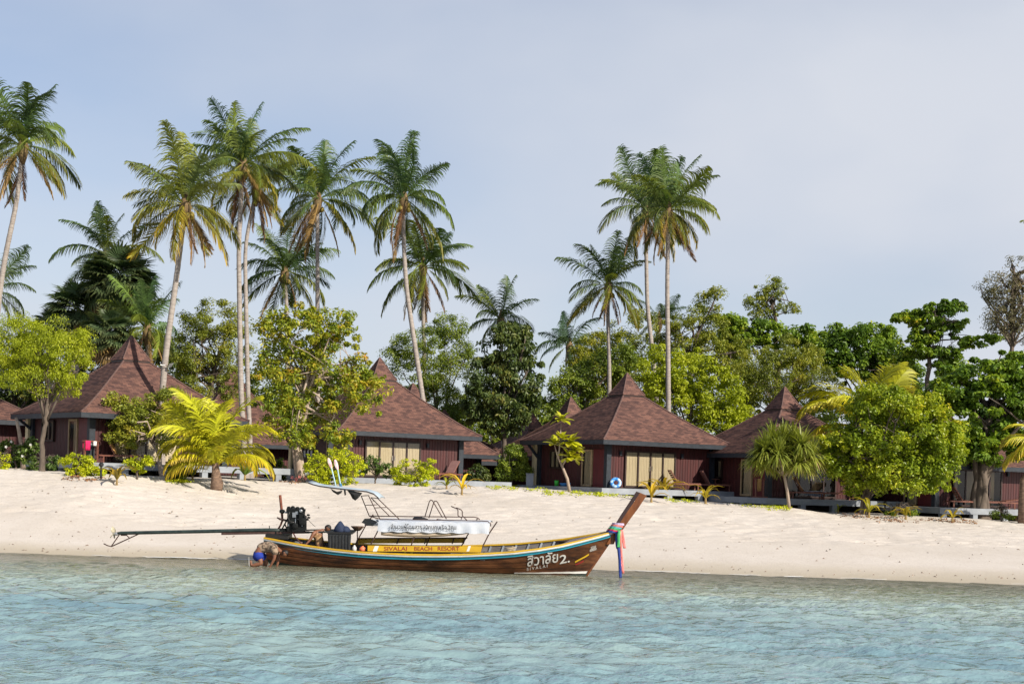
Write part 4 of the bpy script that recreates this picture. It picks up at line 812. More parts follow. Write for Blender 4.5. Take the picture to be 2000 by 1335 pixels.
# creeping beach vine and dry leaf litter
def scatter_leaves(name, label, cat, regions, n, size, seed, mat, up=1.4, lift=.06):
    r = random.Random(seed); C = []
    while len(C) < n:
        x0, x1, y0, y1 = r.choice(regions); x = r.uniform(x0, x1); y = y0 + (y1 - y0) * r.random() ** 1.5 + (x - (x0 + x1) / 2) * .03
        C.append(onground(x, y) + Vector((r.uniform(-.25, .25), r.uniform(-.4, .4), lift * r.random())))
    V, F, rn = leaves_np(np.array([tuple(p) for p in C]), n * 9, np.full(len(C), .22), size, .8, seed, up, .3)
    me = mesh_np(name, V, F, {'rnd': rn}); me.materials.append(mat); o = obj(name, me, None); tag(o, label, cat, kind='stuff')
scatter_leaves('creeping_vine', 'creeping green beach vine along the top of the sand', 'ground cover', [(955, 1010, 946, 956), (1010, 1110, 945, 958), (1110, 1180, 950, 962), (1160, 1240, 958, 972), (1060, 1200, 960, 968), (1300, 1360, 972, 980), (1390, 1470, 974, 984), (1440, 1520, 978, 992), (1500, 1545, 984, 996), (335, 365, 938, 942)], 620, .1, 3, LM['shrub'])
scatter_leaves('leaf_litter', 'dry fallen leaves scattered below the beach trees', 'leaf litter', [(1650, 1760, 1005, 1016), (1700, 1830, 1010, 1020), (1820, 1900, 1014, 1022), (120, 200, 930, 938), (560, 640, 938, 943)], 130, .1, 4, leafmat('dry_leaf', [(.1, (.16, .07, .04)), (.6, (.30, .16, .08)), (1, (.42, .27, .14))], .1), lift=.02)
def wrack():
    r = random.Random(12); b = MB()
    for i in range(420):
        x = r.uniform(0, 2000); u = r.random(); y = 1085 + 30 * (x / 1000 - .5) + r.gauss(0, 5) if u < .35 else r.uniform(955, 1085) + 15 * (x / 1000 - .8)
        p = onground(x, y, 46.5)
        if p.z < .03: continue
        a = r.uniform(0, 3.14); l = r.uniform(.02, .09); d = Vector((math.cos(a), math.sin(a), 0)) * l; s = Vector((-d.y, d.x, 0)) * r.uniform(.2, .6); h = r.uniform(.015, .05)
        b.add([p - d, p + s, p + d, p - s, p + Vector((0, 0, h))], [(0, 1, 4), (1, 2, 4), (2, 3, 4), (3, 0, 4)])
    tag(obj('beach_debris', b, M('beach_debris', (.30, .24, .19), (.13, .10, .08), 3, .9, .3)), 'twigs, husks and shell bits strewn over the sand', 'debris', kind='stuff')
wrack()

# ------------------------------------------------------------------ long-tail boat
HEEL = .11; LAT = Vector((.077, .997, HEEL))          # towards the far side; the boat leans a little to the camera
def Yc(x): return 45.3 - (x - 850) * .00123
GX = [515, 560, 600, 650, 700, 750, 800, 850, 900, 950, 1000, 1050, 1100, 1150, 1180, 1204]
GY = [1051, 1060, 1067, 1074, 1079, 1082, 1084, 1084.5, 1084, 1082, 1079, 1073, 1064.5, 1052, 1044, 1036.5]
GB = [.34, .48, .58, .70, .80, .86, .90, .92, .92, .90, .86, .78, .62, .38, .2, .06]
def gun(t, side):
    x = 515 + t * (1204 - 515); b = ipt(x, GX, GB); n = P(x, ipt(x, GX, GY), Yc(x) - b)
    return n if side < 0 else n + LAT * (2 * b)
def keel(t):
    x = 532 + t * (1141 - 532); p = P(x, 1120, Yc(x)); p.z = ipt(t, [0, .06, .2, .85, 1], [-.02, -.16, -.26, -.24, -.07]); return p
def hull(t, v, side, inset=0.0):
    g, k = gun(t, side), keel(t); w = t ** 5; eh = .5 + .5 * w; ev = 1.3 - .3 * w; d = g - k
    p = Vector((k.x + d.x * (v ** (eh if t < .9 else 1 - (1 - eh) * (1 - (t - .9) / .1))), k.y + d.y * v ** eh, k.z + d.z * v ** ev))
    return p - LAT * (side * inset)
BROOT = thing('longtail_boat', 'brown wooden long-tail boat with yellow, white and teal rails, afloat at the shore', 'boat', P(850, 1118, 45.3))
def hullwood():
    m, nt = newmat('hull_wood'); b = nt.nodes.new('ShaderNodeBsdfPrincipled'); o = nt.nodes.new('ShaderNodeOutputMaterial')
    f = noise(nt, 1.3, 7, .68, stretch=(.9, 1, 5)); g = noise(nt, .7, 5, .6, stretch=(1, 1, 1.4)); c = ramp(nt, f, [(.30, (.022, .009, .006)), (.5, (.085, .032, .013)), (.72, (.20, .085, .034))])
    mx = nt.nodes.new('ShaderNodeMixRGB'); mx.blend_type = 'MULTIPLY'; mx.inputs[0].default_value = .85; nt.links.new(c, mx.inputs[1]); nt.links.new(ramp(nt, g, [(.36, (.28, .24, .24)), (.56, (1.15, 1.1, 1.05))]), mx.inputs[2])
    nt.links.new(mx.outputs[0], b.inputs['Base Color']); b.inputs['Roughness'].default_value = .42; b.inputs['Specular IOR Level'].default_value = .4; nt.links.new(bumpn(nt, f, .35, .02), b.inputs['Normal']); nt.links.new(b.outputs[0], o.inputs[0]); return m
HULL = hullwood()
YEL = M('yellow_paint', (.60, .39, .02), (.46, .28, .02), 3, .5, .1, stretch=(.6, 1, 1)); WHT = M('white_paint', (.78, .78, .76), (.62, .62, .60), 3, .45, .1); TEAL = M('teal_paint', (.014, .22, .31), (.010, .16, .24), 2, .4, .1)
BOOT = M('weathered_green_bottom', (.045, .07, .06), (.018, .024, .02), 2.2, .5, .2, stretch=(1, 1, 2)); INNER = M('grey_inner_boards', (.16, .15, .15), (.075, .068, .066), 2.5, .7, .4, stretch=(.6, 1, 5)); RIBM = M('bluegrey_rib_paint', (.22, .25, .29), (.13, .15, .17), 4, .6, .2)
IRON = M('rusty_brown_tube', (.075, .040, .032), (.04, .022, .019), 9, .55, .2); VARN = M('varnished_prow_wood', (.20, .072, .026), (.095, .032, .014), 1.6, .28, .15, .5, stretch=(3, 3, .8)); BLACK = M('black_rubber', (.016, .017, .018), (.009, .009, .010), 6, .5, .2)
VB = [0, .34, .50, .64, .77, .89, 1.0]; TS = np.linspace(0, 1, 46)
for side in (-1, 1):
    for k in range(6):
        rows = []
        for vv, lap in ((VB[k], .016), ((VB[k] + VB[k+1]) / 2, .010), (VB[k+1] + (.004 if k < 5 else 0), .0)):
            rows.append([hull(t, min(vv, 1) ** (1 + t ** 3), side) + LAT * (side * lap * (1 - t ** 6)) for t in TS])
        obj('strake', MB().slab(rows, LAT * (-side * .03)), BOOT if k == 0 else HULL, BROOT, smooth=False)
    ins = [[hull(t, v, side, .045) + Vector((0, 0, .01)) for t in np.linspace(.01, .93, 34)] for v in np.linspace(0.02, .985, 7)]
    obj('inner_skin', MB().grid(ins), INNER, BROOT, smooth=True)
    for nm, mt, z0, z1, off in (('white_rail', WHT, .0, -.06, .022), ('teal_rail', TEAL, -.063, -.138, .03)):
        rows = [[gun(t, side) + LAT * (side * (off - (.05 if z < -.1 else .02 if z < -.05 else 0))) + Vector((0, 0, z)) for t in TS] for z in (z0, (z0 + z1) / 2, z1)]
        obj(nm, MB().slab(rows, LAT * (-side * .05)), mt, BROOT)
    rows = [[gun(t, side) + LAT * (side * o_) + Vector((0, 0, .004)) for t in TS] for o_ in (.035, -.095)]
    obj('yellow_cap_rail', MB().slab(rows, (0, 0, .036)), YEL, BROOT)
    for t in np.linspace(.06, .82, 21):
        a = [hull(t, v, side, .06) for v in (.12, .3, .5, .7, .85, .98)]
        m = MB()
        for i in range(5): m.bar(a[i], a[i+1], .075, .06, up=(1, 0, 0))
        obj('hull_rib', m, RIBM, BROOT)
tr = MB(); row = [[hull(0, v, -1), hull(0, v, 1)] for v in np.linspace(0, 1, 7)]; tr.slab(row, (.05, 0, 0)); obj('transom', tr, HULL, BROOT)
for i in range(9):
    t0, t1 = .05 + i * .088, .05 + i * .088 + .085
    obj('floor_board', MB().slab([[hull(t0, .34, -1, .07), hull(t0, .34, 1, .07)], [hull(t1, .34, -1, .07), hull(t1, .34, 1, .07)]], (0, 0, .025)), INNER, BROOT)
# foredeck with a hollowed after edge, prow post
rows = []
for i in range(9):
    s = i / 8; q = abs(2 * s - 1); ta = .865 - .045 * q ** 1.5; r_ = []
    for j in range(8):
        t = ta + (.992 - ta) * j / 7; n, f_ = gun(t, -1) + LAT * .05, gun(t, 1) - LAT * .05; p = n.lerp(f_, s); p.z += -.015 + .05 * (1 - q * q); r_.append(p)
    rows.append(r_)
obj('foredeck', MB().slab(rows, (0, 0, -.04)), M('varnished_deck', (.13, .062, .045), (.07, .034, .028), 1.5, .22, .1, .5, stretch=(.5, 4, 1)), BROOT, smooth=False)
for t, h_ in ((.12, -.02), (.3, -.05), (.47, -.06), (.62, -.06), (.76, -.05)):
    a, b = gun(t, -1) + LAT * .08, gun(t, 1) - LAT * .08; obj('thwart', MB().bar(a + Vector((0, 0, h_ - .12)), b + Vector((0, 0, h_ - .12)), .16, .04), INNER, BROOT)
pr = MB(); secs = []
for (lx, ly, rx, ry, th) in [(1178, 1062, 1199, 1062, .09), (1190, 1043, 1209, 1041, .12), (1200, 1026, 1218, 1032, .15), (1212, 1006, 1231, 1013, .17), (1226, 985, 1246, 993, .19), (1243, 959, 1263, 967, .20)]:
    yc = Yc(1205); a, b = P(lx, ly, yc), P(rx, ry, yc); d = b - a
    secs.append([a + Vector((0, th * .25, 0)), a + d * .30 - Vector((0, th, 0)), b - d * .04 - Vector((0, th * .75, 0)), b + Vector((0, th * .2, 0)), b - d * .1 + Vector((0, th * .9, 0)), a + d * .30 + Vector((0, th, 0))])
n_ = 6; pr.add([p for s_ in secs for p in s_], [(i*n_+j, i*n_+(j+1) % n_, (i+1)*n_+(j+1) % n_, (i+1)*n_+j) for i in range(len(secs)-1) for j in range(n_)] + [tuple(range(n_)), tuple((len(secs)-1)*n_+j for j in range(n_))])
obj('prow_post', pr, VARN, BROOT)
st = MB(); st.tube([hull(1, v, -1) + Vector((.015, .05, 0)) for v in np.linspace(0, 1, 8)], .045, 6); obj('stem', st, VARN, BROOT)
# white and green boot stripe under the bow
rows = []
for dz in (.0, .07):
    rr = []
    for t in np.linspace(.74, .995, 18):
        best = min(np.linspace(.05, .7, 80), key=lambda v: abs(hull(t, v, -1).z - (.03 + .05 * (t - .74) / .25 + dz * (.35 + .65 * (t - .74) / .25)))); rr.append(hull(t, best, -1) - LAT * .026)
    rows.append(rr)
obj('boot_stripe', MB().slab(rows, LAT * .02), WHT, BROOT)
# lettering laid on the planking
bm_v, bm_f = [], []
for k in range(24):
    for j, t in enumerate(np.linspace(.4, 1, 50)): bm_v.append(hull(t, .15 + .85 * k / 23, -1))
bm_f = [(i*50+j, i*50+j+1, (i+1)*50+j+1, (i+1)*50+j) for i in range(23) for j in range(49)]
BV = BVHTree.FromPolygons(bm_v, bm_f); EYE = Vector((0, 0, CAMH))
def decal(name, body, x, y, h, w, dxy, mat, parent, plane=None, off=.02):
    """Flat lettering: lower left corner at pixel (x, y), h tall, w long, rising dxy along its length; laid on the hull or on a plane at depth."""
    v, f = text_mesh(body); mn, mxx = v.min(0), v.max(0); sx, sy = w / (mxx[0] - mn[0]), h / (mxx[1] - mn[1]); out = []
    for p in v:
        u = (p[0] - mn[0]) * sx; q = P(x + u, y - (p[1] - mn[1]) * sy - dxy * u / w, 40.0)
        d = (q - EYE).normalized()
        if plane is None:
            hit, nn, _, _ = BV.ray_cast(EYE, d); hit = hit if hit is not None else EYE + d * ((Yc(x) - .5) / d.y)
        else: hit = EYE + d * (plane(x + u) / d.y)
        out.append(hit - d * off)
    b = MB(); b.add(out, f); o = obj(name, b, mat, parent); return o
LW = M('white_lettering', (.62, .62, .60), (.46, .46, .44), 8, .5, 0); LR = M('maroon_lettering', (.30, .035, .02), (.2, .03, .02), 8, .5, 0); LK = M('black_lettering', (.02, .02, .022), (.012, .012, .012), 8, .6, 0); LRed = M('red_stroke', (.35, .02, .02), (.2, .02, .02), 6, .5, 0)
decal('name_lettering', 'สิวาลัย', 1030, 1106, 23, 60, 9, LW, BROOT, off=.034)
decal('name_numeral', '2.', 1093, 1101, 17, 20, 4, LW, BROOT, off=.034)
decal('latin_name_lettering', 'S I V A L A I', 1029, 1114, 5.8, 40, 7, LW, BROOT, off=.034)
decal('register_lettering', '5350', 1154, 1071.5, 4.4, 10, 3, LW, BROOT, off=.034); decal('register_lettering', '00830', 1152, 1077, 4.6, 13, 4, LW, BROOT, off=.034)
def stroke(pts, w, mat, nm):
    rows = [[], []]
    for x, y in pts:
        for i, s in enumerate((-w, w)):
            d = (P(x, y + s, 40) - EYE).normalized(); hit, *_ = BV.ray_cast(EYE, d); hit = hit if hit is not None else EYE + d * (44.6 / d.y); rows[i].append(hit - d * .034)
    obj(nm, MB().grid(rows), mat, BROOT)
stroke([(1123, 1097), (1132, 1092), (1142, 1087), (1150, 1082)], 1.6, YEL, 'yellow_stroke'); stroke([(1124, 1102), (1132, 1099), (1140, 1094.5)], 1.4, LRed, 'red_stroke')
# passenger benches with sign boards, canopy on raked tubes
NEAR, FAR = -.58, .60; LATF = Vector((.077, .997, .01))
def BP(x, y, lat): return P(x, y, Yc(x) + lat)
def board(nm, q, lat, mat, th=.03): return obj(nm, MB().slab([[BP(*q[0], lat), BP(*q[1], lat)], [BP(*q[3], lat), BP(*q[2], lat)]], (0, th, 0)), mat, BROOT)
sg = board('name_board', [(718, 1064.5), (942, 1066.5), (939, 1078), (718, 1075.5)], NEAR - .12, YEL)
for tx_, x_, w_ in (('SIVALAI', 750, 45), ('BEACH', 809, 35), ('RESORT', 855, 42)): decal('board_lettering', tx_, x_, 1074.5, 7.8, w_, 0, LR, sg, plane=lambda x: Yc(x) + NEAR - .12, off=.006)
for x0, x1 in ((729, 737), (912, 917)):
    obj('white_band', MB().slab([[BP(x0 + 3, 1065.3, NEAR - .126), BP(x1 + 3, 1065.3, NEAR - .126)], [BP(x0 - 1, 1076, NEAR - .126), BP(x1 - 1, 1076, NEAR - .126)]], (0, .003, 0)), WHT, sg)
fb = board('far_backboard', [(699, 1051.5), (912, 1050.5), (904, 1059.5), (695, 1060.5)], FAR, YEL)
for x in (699, 779, 833, 887, 909): obj('board_batten', MB().bar(BP(x, 1050, FAR - .03), BP(x - 4, 1061.5, FAR - .03), .06, .03), IRON, fb)
obj('rail', MB().tube([BP(697, 1050.6, FAR - .04), BP(913, 1049.6, FAR - .04)], .02, 6), IRON, fb)
obj('bench_seat', MB().slab([[BP(722, 1078, NEAR), BP(936, 1080, NEAR)], [BP(722, 1078, NEAR) + LAT * .35, BP(936, 1080, NEAR) + LAT * .35]], (0, 0, .03)), INNER, BROOT)
tops = [((736, 1040), (724, 1063), NEAR), ((810, 1046), (797, 1080), NEAR), ((956, 1040), (936, 1080), NEAR), ((714, 1026), (694, 1062), FAR), ((843, 1038), (832, 1066), FAR), ((919, 1034), (901, 1066), FAR)]
for a, b, la in tops:
    extra = (a[0] + (a[0] - b[0]) * .75, a[1] - 22); obj('canopy_post', MB().tube([BP(*b, la), BP(*a, la), BP(*extra, la)], .021, 6), IRON, BROOT)
TARP = M('white_tarpaulin', (.62, .65, .70), (.45, .50, .58), 1.8, .55, .3); BEIGE = M('beige_tarp_lining', (.52, .44, .34), (.38, .31, .23), 2, .8, .3)
rows = []
for i in range(10):
    s = i / 9; arc = 4 * s * (1 - s) * .07; rows.append([BP(740 + 216 * j / 14, 1017 + 4.5 * j / 14, NEAR - .08) + LATF * (1.34 * s) + Vector((0, 0, arc + .008 * math.sin(j * 2.1 + i))) for j in range(15)])
cn = obj('canopy_roof', MB().slab(rows, (0, 0, -.012)), TARP, BROOT)
rows = []
for k in range(5):
    s = k / 4; rr = []
    for j in range(57):
        x = 739 + 218 * j / 56; sag = (4 + 2.2 * abs(math.sin(j * .42))) if k == 4 else 0; rr.append(BP(x - 2 * s, 1017.5 + 4.5 * j / 56 + s * 17.5 + (s ** 2) * sag - 3 * s, NEAR - .09 - .014 * math.sin(j * .84) * s - .01 * s))
    rows.append(rr)
vl = obj('canopy_valance', MB().slab(rows, (0, .012, 0)), TARP, BROOT)
decal('valance_lettering', 'จำนวนผู้โดยสาร.10คนคนเรือ.2คน', 763, 1034.5, 12.5, 128, -1.5, LK, vl, plane=lambda x: Yc(x) + NEAR - .15, off=.02)
rows = []
for k in range(4):
    s = k / 3; rows.append([BP(744 + 170 * j / 24, 1037 + 9.5 * s * math.sin(math.pi * (.12 + .86 * j / 24)) ** .6 + 2 * s, NEAR - .01 - .05 * math.sin(s * 3.1)) for j in range(25)])
obj('rolled_lining', MB().slab(rows, (0, .02, 0)), BEIGE, BROOT, smooth=True)
rows = []
for k in range(4):
    s = k / 3; rows.append([BP(712 + 210 * j / 14, 1013 + 3 * j / 14 + s * 13, FAR + .1) for j in range(15)])
obj('far_valance', MB().slab(rows, (0, .012, 0)), TARP, BROOT, smooth=True)
obj('canopy_rear_flap', MB().slab([[BP(738, 1018, NEAR), BP(722, 1012, .1), BP(712, 1012, FAR)], [BP(727, 1027, NEAR), BP(714, 1023, .1), BP(706, 1020, FAR)]], (0, .01, 0)), BLACK, BROOT)
def tubes(nm, lines, lat, r_=.017):
    for ln in lines: obj(nm, MB().tube([BP(*p[:2], lat if len(p) < 3 else p[2]) for p in ln], r_, 6), IRON, BROOT, smooth=True)
tubes('roof_rail', [[(722, 1007), (742, 1013), (760, 1013.4), (940, 1016.6), (953, 1017.5), (958, 1022), (958.5, 1027)]], NEAR); tubes('roof_rail', [[(722, 1007), (800, 1008), (925, 1009), (933, 1010.5), (937, 1014)]], .45)
tubes('rear_frame_tube', [[(721.6, 1008), (705.5, 968)], [(761.5, 1008), (724.5, 971)]], .45); tubes('rear_frame_tube', [[(742.5, 1014), (719.7, 967)], [(779.6, 1013), (737.8, 972.7)]], NEAR)
tubes('rear_frame_rung', [[(714, 986), (736, 985)]], .45, .013); tubes('rear_frame_rung', [[(731, 991), (754, 990)]], NEAR, .013); tubes('rear_frame_rung', [[(705.5, 968, .45), (719.7, 967, NEAR)], [(724.5, 971, .45), (737.8, 972.7, NEAR)]], 0, .013)
tubes('roof_hoop', [[(830, 1008), (838.5, 979), (840.6, 976), (843.6, 976), (846, 979), (864, 1010)]], .3); tubes('roof_hoop', [[(837.5, 1011), (847, 981), (849, 978), (852.5, 978), (855, 981), (872, 1013)]], -.1)
# awning over the helm, black cloth hanging under it
edge = [(601, 941.5), (612, 945.5), (624.5, 948.5), (650, 952), (672.5, 954.5), (716, 959), (729.5, 963.5), (740, 972.5)]
rows = [[BP(x, y, NEAR) + LATF * (1.15 * s) + Vector((0, 0, .05 * math.sin(math.pi * s))) for x, y in edge] for s in np.linspace(0, 1, 5)]
obj('helm_awning', MB().slab(rows, (0, 0, -.03)), M('pale_blue_awning', (.40, .47, .53), (.26, .34, .40), 1.6, .5, .2), BROOT, smooth=True)
tubes('awning_edge_tube', [edge], NEAR - .02, .016)
def cloth(nm, pts, lat, bulge=.05):
    c = (sum(p[0] for p in pts) / len(pts), sum(p[1] for p in pts) / len(pts)); n = len(pts); b = MB(); ring = [BP(*p, lat) for p in pts]; mid = BP(*c, lat - bulge); bk = BP(*c, lat + bulge)
    b.add(ring + [mid, bk], [(i, (i + 1) % n, n) for i in range(n)] + [((i + 1) % n, i, n + 1) for i in range(n)]); obj(nm, b, BLACK, BROOT)
cloth('hanging_black_cloth', [(645, 953), (650, 960), (660, 966), (667, 962), (669, 957), (662, 961), (653, 959)], NEAR + .05); cloth('hanging_black_cloth', [(678, 957), (690, 958), (708, 962), (700, 972), (694, 977), (688, 973), (684, 965)], NEAR + .05, .08)
cloth('hanging_black_cloth', [(671, 955), (675, 955), (676, 966), (673, 967)], NEAR + .03)
# things aboard
def thing_at(nm, lab, cat, p, grp=None): return thing(nm, lab, cat, p, 0, grp)
for (lab, a, b_, c_) in (('paddle with pink-tipped white blade, the outer of two upright on the boat awning', (641, 894), (648, 915), (657, 952)), ('paddle with pink-tipped white blade, the inner of two, with blue collar', (654, 897), (660, 918), (667, 956))):
    A, B_, C_ = BP(*a, .1), BP(*b_, .1), BP(*c_, .1); ro = thing_at('paddle', lab, 'paddle', C_, 'paddles')
    d = (B_ - A).normalized(); s = Vector((d.z, 0, -d.x)); rows = []
    for k in range(7):
        t = k / 6; w = .055 * math.sin(math.pi * (.12 + .84 * t)) ** .7; p = A.lerp(B_, t); rows.append([p - s * w, p + Vector((0, -.012, 0)), p + s * w])
    obj('blade', MB().slab(rows, (0, .02, 0)), M('pink_white_blade', (.80, .74, .74), (.75, .36, .38), 5, .5, 0), ro); obj('shaft', MB().tube([B_.lerp(A, .1), C_], .02, 7), M('pale_blue_shaft', (.40, .58, .66), (.3, .46, .56), 6, .4, 0), ro)
    if 'collar' in lab: obj('collar', MB().tube([C_.lerp(B_, .32), C_], .045, 8), M('blue_collar', (.03, .16, .30), (.02, .1, .2), 6, .5, 0), ro)
fe = thing_at('fender', 'black rubber fender lying on the boat canopy', 'fender', BP(822, 1019, -.3)); a, b_ = BP(806, 1013, -.3), BP(838, 1018, -.3)
obj('fender_body', MB().tube([a, a.lerp(b_, .08), a.lerp(b_, .3), a.lerp(b_, .7), a.lerp(b_, .92), b_], [.03, .085, .105, .105, .08, .03], 10), BLACK, fe, smooth=True); obj('fender_rope', MB().tube([b_, BP(846, 1017, -.35), BP(852, 1020, -.4), BP(845, 1022, -.4)], .014, 5), WHT, fe)
ld = thing_at('boarding_ladder', 'bent tube boarding ladder lying on the boat canopy', 'ladder', BP(880, 1021, -.2))
for ln, la in (([(881, 988), (892, 992.5), (894.5, 996), (894.5, 1006), (902, 1011), (899, 1017), (890, 1018), (855, 1013)], .05), ([(891, 990.8), (900, 994.5), (903, 998), (903, 1006), (911.6, 1015), (911, 1019), (906, 1021.5), (866, 1021), (858, 1017), (853, 1012.7)], -.35)): obj('ladder_rail', MB().tube([BP(x, y, la) for x, y in ln], .018, 6), IRON, ld, smooth=True)
for x, y in ((868, 1016), (884, 1017.5)): obj('rung', MB().tube([BP(x, y - 1, .05), BP(x + 2, y + 3, -.35)], .015, 5), IRON, ld)
cr = thing_at('crate', 'dark ribbed plastic crate behind the bending boatman', 'crate', BP(662, 1074, -.1)); q = [BP(x, y, la) for la in (-.35, .25) for x, y in ((641, 1075), (684, 1075), (686, 1042), (640, 1040))]
obj('crate_body', MB().hexa([q[0], q[1], q[5], q[4], q[3], q[2], q[6], q[7]]), M('dark_crate_plastic', (.045, .05, .055), (.022, .025, .028), 5, .5, .2), cr)
for i in range(7): x = 643.5 + i * 6.2; obj('crate_rib', MB().bar(BP(x, 1074, -.36), BP(x, 1044, -.36), .035, .03, up=(0, 1, 0)), BLACK, cr)
obj('crate_lid', MB().slab([[BP(638, 1041, -.38), BP(688, 1043, -.38)], [BP(638, 1041, -.38) + LAT * .66, BP(688, 1043, -.38) + LAT * .66]], (0, 0, .05)), BLACK, cr)
bg_ = thing_at('bag', 'navy canvas bag slumped on the dark crate', 'bag', BP(668, 1041, -.1)); b = MB(); b.lathe([(.10, 0), (.2, .03), (.2, .14), (.15, .24), (.06, .36), (.01, .40)], BP(664, 1041, -.1), 11); b.lathe([(.08, 0), (.14, .05), (.15, .14), (.08, .22), (.02, .24)], BP(675, 1041, -.1), 10); obj('bag_body', b, M('navy_canvas', (.02, .035, .08), (.012, .02, .05), 7, .8, .4), bg_, smooth=True)
sl = thing_at('helm_seat', 'round dish seat on a thin pole next to the dark crate', 'seat', BP(698, 1066, 0)); c_ = BP(698, 1036, 0); obj('dish', MB().lathe([(.06, 0), (.10, .02), (.21, .13), (.215, .15), (.20, .15), (.09, .05), (.02, .045)], c_, 18), M('worn_wood_dish', (.16, .10, .07), (.09, .055, .04), 6, .5, .2), sl, smooth=True); obj('seat_pole', MB().tube([BP(698, 1036, 0), BP(698, 1070, 0)], .02, 6), IRON, sl)
for lab, x, y, w, h, mt, nm, cat in (('pale metal can beside the helm seat pole', 692, 1076, .07, .20, M('pale_tin', (.6, .6, .6), (.4, .4, .4), 9, .35, .1), 'can', 'can'), ('round orange float by the bench end', 708, 1076, .1, .17, M('orange_float', (.75, .20, .09), (.6, .16, .08), 6, .5, .1), 'float', 'float'), ('white jug by the bench end', 725, 1077, .09, .14, WHT, 'jug', 'jug'),
        ('yellow bottle under the lettered board, the one nearer the helm', 791, 1081, .045, .15, M('yellow_plastic', (.6, .55, .12), (.5, .45, .1), 6, .4, 0), 'bottle', 'bottle'), ('yellow bottle under the lettered board, the one nearer the prow', 804, 1081, .045, .12, MATS.get('yellow_plastic') or WHT, 'bottle', 'bottle')):
    o = obj(nm, MB().lathe([(w * .55, 0), (w, .1 * h), (w, .6 * h), (w * .6, .8 * h), (w * .35, .86 * h), (w * .35, h)], BP(x, y, NEAR + .02), 12), MATS.get('yellow_plastic') if nm == 'bottle' else mt, None, smooth=True); tag(o, lab, cat)
rp_ = MB(); c_ = BP(997, 1076, -.45); rp_.tube([c_ + Vector((math.cos(a) * (.10 + .006 * a), math.sin(a) * .1, .01 * a)) for a in np.linspace(0, 14, 60)], .016, 5); tag(obj('rope_coil', rp_, M('pale_rope', (.55, .47, .34), (.4, .33, .24), 20, .9, .3), None, smooth=True), 'coil of pale rope on the near gunwale of the boat', 'rope')
# festival ribbons round the prow
rb = thing_at('prow_ribbons', 'bundle of coloured cloth ribbons knotted round the prow, trailing to the water', 'ribbon', BP(1208, 1035, 0))
RC = {'pink': (.78, .22, .20), 'green': (.06, .42, .14), 'blue': (.02, .05, .26), 'red': (.55, .03, .08), 'lilac': (.52, .42, .62), 'teal': (.10, .42, .46)}
RM = {k: M('ribbon_' + k, v, tuple(x * .75 for x in v), 6, .7, .2) for k, v in RC.items()}
for i, (cn_, o_) in enumerate((('lilac', -7), ('pink', -3.6), ('teal', -.4), ('green', 2.6), ('red', 5.4), ('blue', 8))):
    x0, y0, x1, y1 = 1190 + o_ * -.75, 1029 + o_, 1217 + o_ * -.75, 1031 + o_; pts = []; yc = Yc(1205)
    for k in range(14):
        a = 2 * math.pi * k / 13; u = .5 - .5 * math.cos(a); pts.append(P(x0 + (x1 - x0) * u, y0 + (y1 - y0) * u, yc + .2 * -math.sin(a)))
    rows = [[p + Vector((.012 * math.sin(j * 2), 0, dz)) for j, p in enumerate(pts)] for dz in (-.034, .034)]
    obj('wrap', MB().slab(rows, (0, -.012, .004)), RM[cn_], rb)
for cn_, ln, w, la in (('blue', [(1208, 1036), (1207, 1060), (1210, 1090), (1211, 1110), (1212, 1128)], .048, -.23), ('pink', [(1212, 1036), (1212, 1065), (1214, 1095), (1217, 1119)], .05, -.19), ('pink', [(1214, 1034), (1217, 1052), (1220, 1070)], .05, -.15), ('green', [(1210, 1036), (1208, 1050), (1208, 1068)], .052, -.26), ('blue', [(1205, 1040), (1204, 1056), (1206, 1071)], .045, -.22), ('red', [(1209, 1036), (1212, 1050), (1214, 1066)], .03, -.17)):
    rows = [[], []]
    n = 12
    for k in range(n):
        t = k / (n - 1) * (len(ln) - 1); i = min(int(t), len(ln) - 2); x = ln[i][0] + (ln[i+1][0] - ln[i][0]) * (t - i); y = ln[i][1] + (ln[i+1][1] - ln[i][1]) * (t - i); tw = math.sin(k * .5 + la * 20) * .55
        p = P(x, y, Yc(1205) + la); s = Vector((math.cos(tw), math.sin(tw), 0)) * w; rows[0].append(p - s); rows[1].append(p + s)
    obj('streamer', MB().slab(rows, (0, .006, 0)), RM[cn_], rb, smooth=True)
# ------------------------------------------------------------------ long-tail motor
GREENM = M('dark_green_shaft_paint', (.035, .055, .05), (.015, .024, .024), 5, .45, .2); ENG = M('oily_engine_iron', (.010, .012, .012), (.003, .004, .005), 7, .62, .6, .22); SILV = M('bare_alloy', (.48, .50, .52), (.30, .31, .33), 8, .35, .2, metal=.8)
mr_ = thing('longtail_motor', 'black diesel engine on a pivot at the stern with a long propeller shaft', 'motor', BP(539, 1047, 0))
def mo(nm, mb, mat, smooth=False): return obj(nm, mb, mat, mr_, smooth=smooth)
def ebox(x0, x1, y0, y1, l0, l1): q = [BP(x, y, la) for la in (l0, l1) for x, y in ((x0, y1), (x1, y1), (x1, y0), (x0, y0))]; return MB().hexa([q[0], q[1], q[5], q[4], q[3], q[2], q[6], q[7]])
bl = mo('engine_block', ebox(561, 596, 996, 1037, -.22, .22), ENG)
